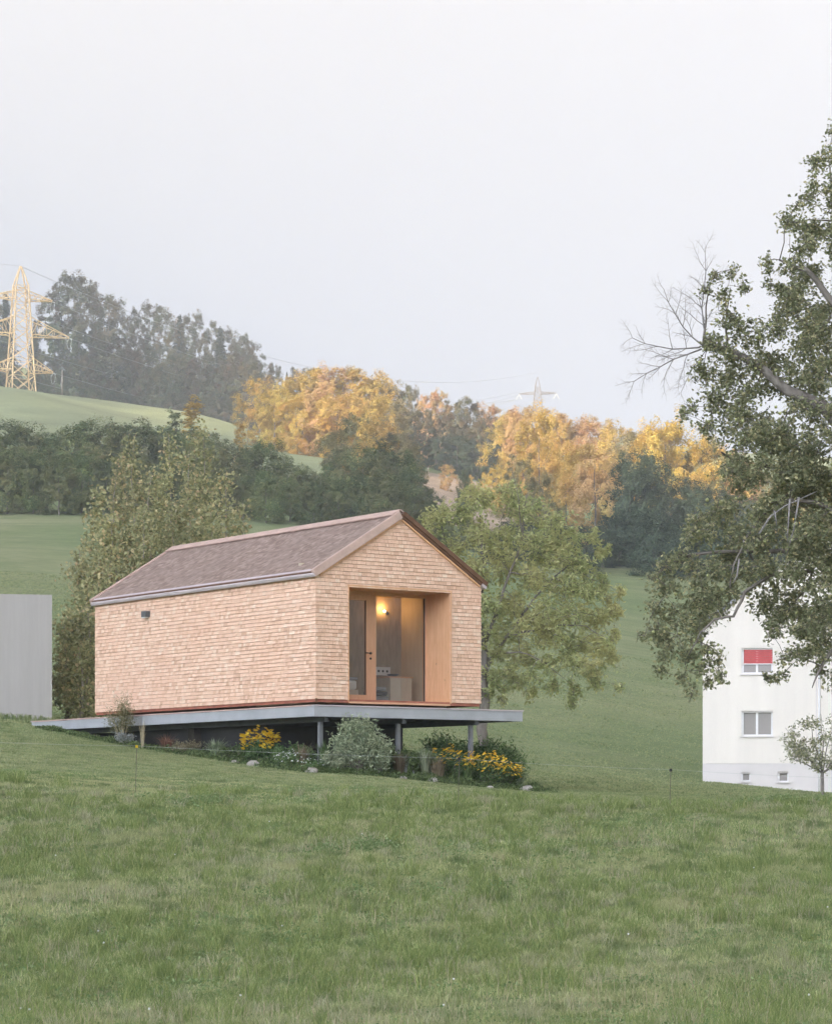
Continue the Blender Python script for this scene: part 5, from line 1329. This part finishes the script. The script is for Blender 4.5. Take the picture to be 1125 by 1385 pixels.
X = xr - 9 * rng.random(2600) ** 1.0 + .3; Y = 66.2 - .1 * (xr - X) * 1.76 - .25 + rng.normal(size=2600) * .12
o = link('wall_foot_grass', blade_mesh('wall_foot_grass', X, Y, .10 + .16 * rng.random(2600), .005 + .005 * rng.random(2600), .2 + .6 * rng.random(2600)), M['mown']); tag(o, 'longer grass growing against the foot of the concrete building', 'grass', kind='stuff')
tufts('grass_tufts', 3600, 46, .09, .29, 1.15, 'tuftgreen', 'taller deep green grass tufts standing out of the foreground pasture', 61)
tufts('dry_tufts', 1700, 34, .09, .25, .9, 'tuftdry', 'straw coloured grass tufts scattered through the foreground pasture', 62)
# dry stalks
n = 5200
X, Y = blades(n, 17.5, 36, None, None, None, dens_pow=1.2)
k = fnoise(X, Y, 21, 1.1) > .0; X = X[k]; Y = Y[k]; n = len(X)
o = link('dry_stalks', blade_mesh('dry_stalks', X, Y, .12 + .2 * rng.random(n), np.full(n, .0016) + .001 * rng.random(n), .1 + .9 * rng.random(n) ** 2), M['straw']); tag(o, 'scattered pale dry grass stalks standing and lying in the foreground pasture', 'dry grass', kind='stuff')
# low herbs and clover growing through the grass, denser in soft patches
n = 95000
X, Y = blades(n, 17.5, 40, None, None, None, dens_pow=1.4)
dn = fnoise(X, Y, 51, 1.3) + .6 * fnoise(X, Y, 52, 5.5); k = rng.random(n) < np.clip(.30 + .75 * dn, .06, 1); X = X[k]; Y = Y[k]; dn = dn[k]; n = len(X)
P = np.stack([X, Y, ground(X, Y) + .015 + rng.random(n) * (.035 + .05 * np.clip(dn, 0, 1))], 1); N = rand_dirs(n) + np.array([0, -.2, .9]); N /= np.linalg.norm(N, axis=1, keepdims=True)
Pl = [P]; Nl = [N]
for x, Yv, r in [(470, 30.3, .45), (505, 30.8, .25), (255, 34.8, .35), (300, 35.2, .25), (1090, 37.5, .8), (1030, 37.5, .5)]:
    X0 = (x - CX) / F * Yv
    for j in range(int(70 * r)):
        g = U(0, 6.28); q = r * math.sqrt(random.random()) * .75; X_ = X0 + math.cos(g) * q * 1.5; Y_ = Yv + math.sin(g) * q
        m = 22; P = np.array([X_, Y_, gz(X_, Y_) + U(.03, .12)]) + rng.normal(size=(m, 3)) * np.array([.06, .06, .035]); N_ = rand_dirs(m) + np.array([0, -.2, .9]); N_ /= np.linalg.norm(N_, axis=1, keepdims=True); Pl.append(P); Nl.append(N_)
P = np.concatenate(Pl); N = np.concatenate(Nl)
o = link('meadow_herbs', leaves_mesh('meadow_herbs', leaf_quads(P, N, .034, .6)), M['weed']); tag(o, 'low clover, dock and nettle leaves mixed through the foreground pasture', 'herbs', kind='stuff')
# clover heads
mb = MB()
for k in range(18):
    Yv = U(18, 33); x = U(0, 1125); X_ = (x - CX) / F * Yv; mb.sphere((X_, Yv, gz(X_, Yv) + U(.08, .15)), .009, 6, 4)
o = mb.build('clover_heads', M['whitefl']); tag(o, 'tiny white clover heads dotted over the foreground grass', 'flowers', kind='stuff')

# ------------------------------------------------------------------ haze
ztop = 560.0
mb = MB(); mb.box(-2400, -2200, -6, 1600, 1600, ztop)
m = bpy.data.materials.new('haze'); m.use_nodes = True; nt = m.node_tree; nt.nodes.clear()
vo = nt.nodes.new('ShaderNodeVolumePrincipled'); vo.inputs['Color'].default_value = (.93, .95, 1.0, 1); vo.inputs['Density'].default_value = .00045
vo.inputs['Anisotropy'].default_value = .0
out = nt.nodes.new('ShaderNodeOutputMaterial'); nt.links.new(vo.outputs[0], out.inputs['Volume'])
o = mb.build('haze', m); tag(o, 'thin pale evening haze over the whole valley', 'haze', kind='stuff')
tri = sum(len(me.loops) - 2 * len(me.polygons) for me in bpy.data.meshes)
print('triangles', tri, 'objects', len(bpy.data.objects))
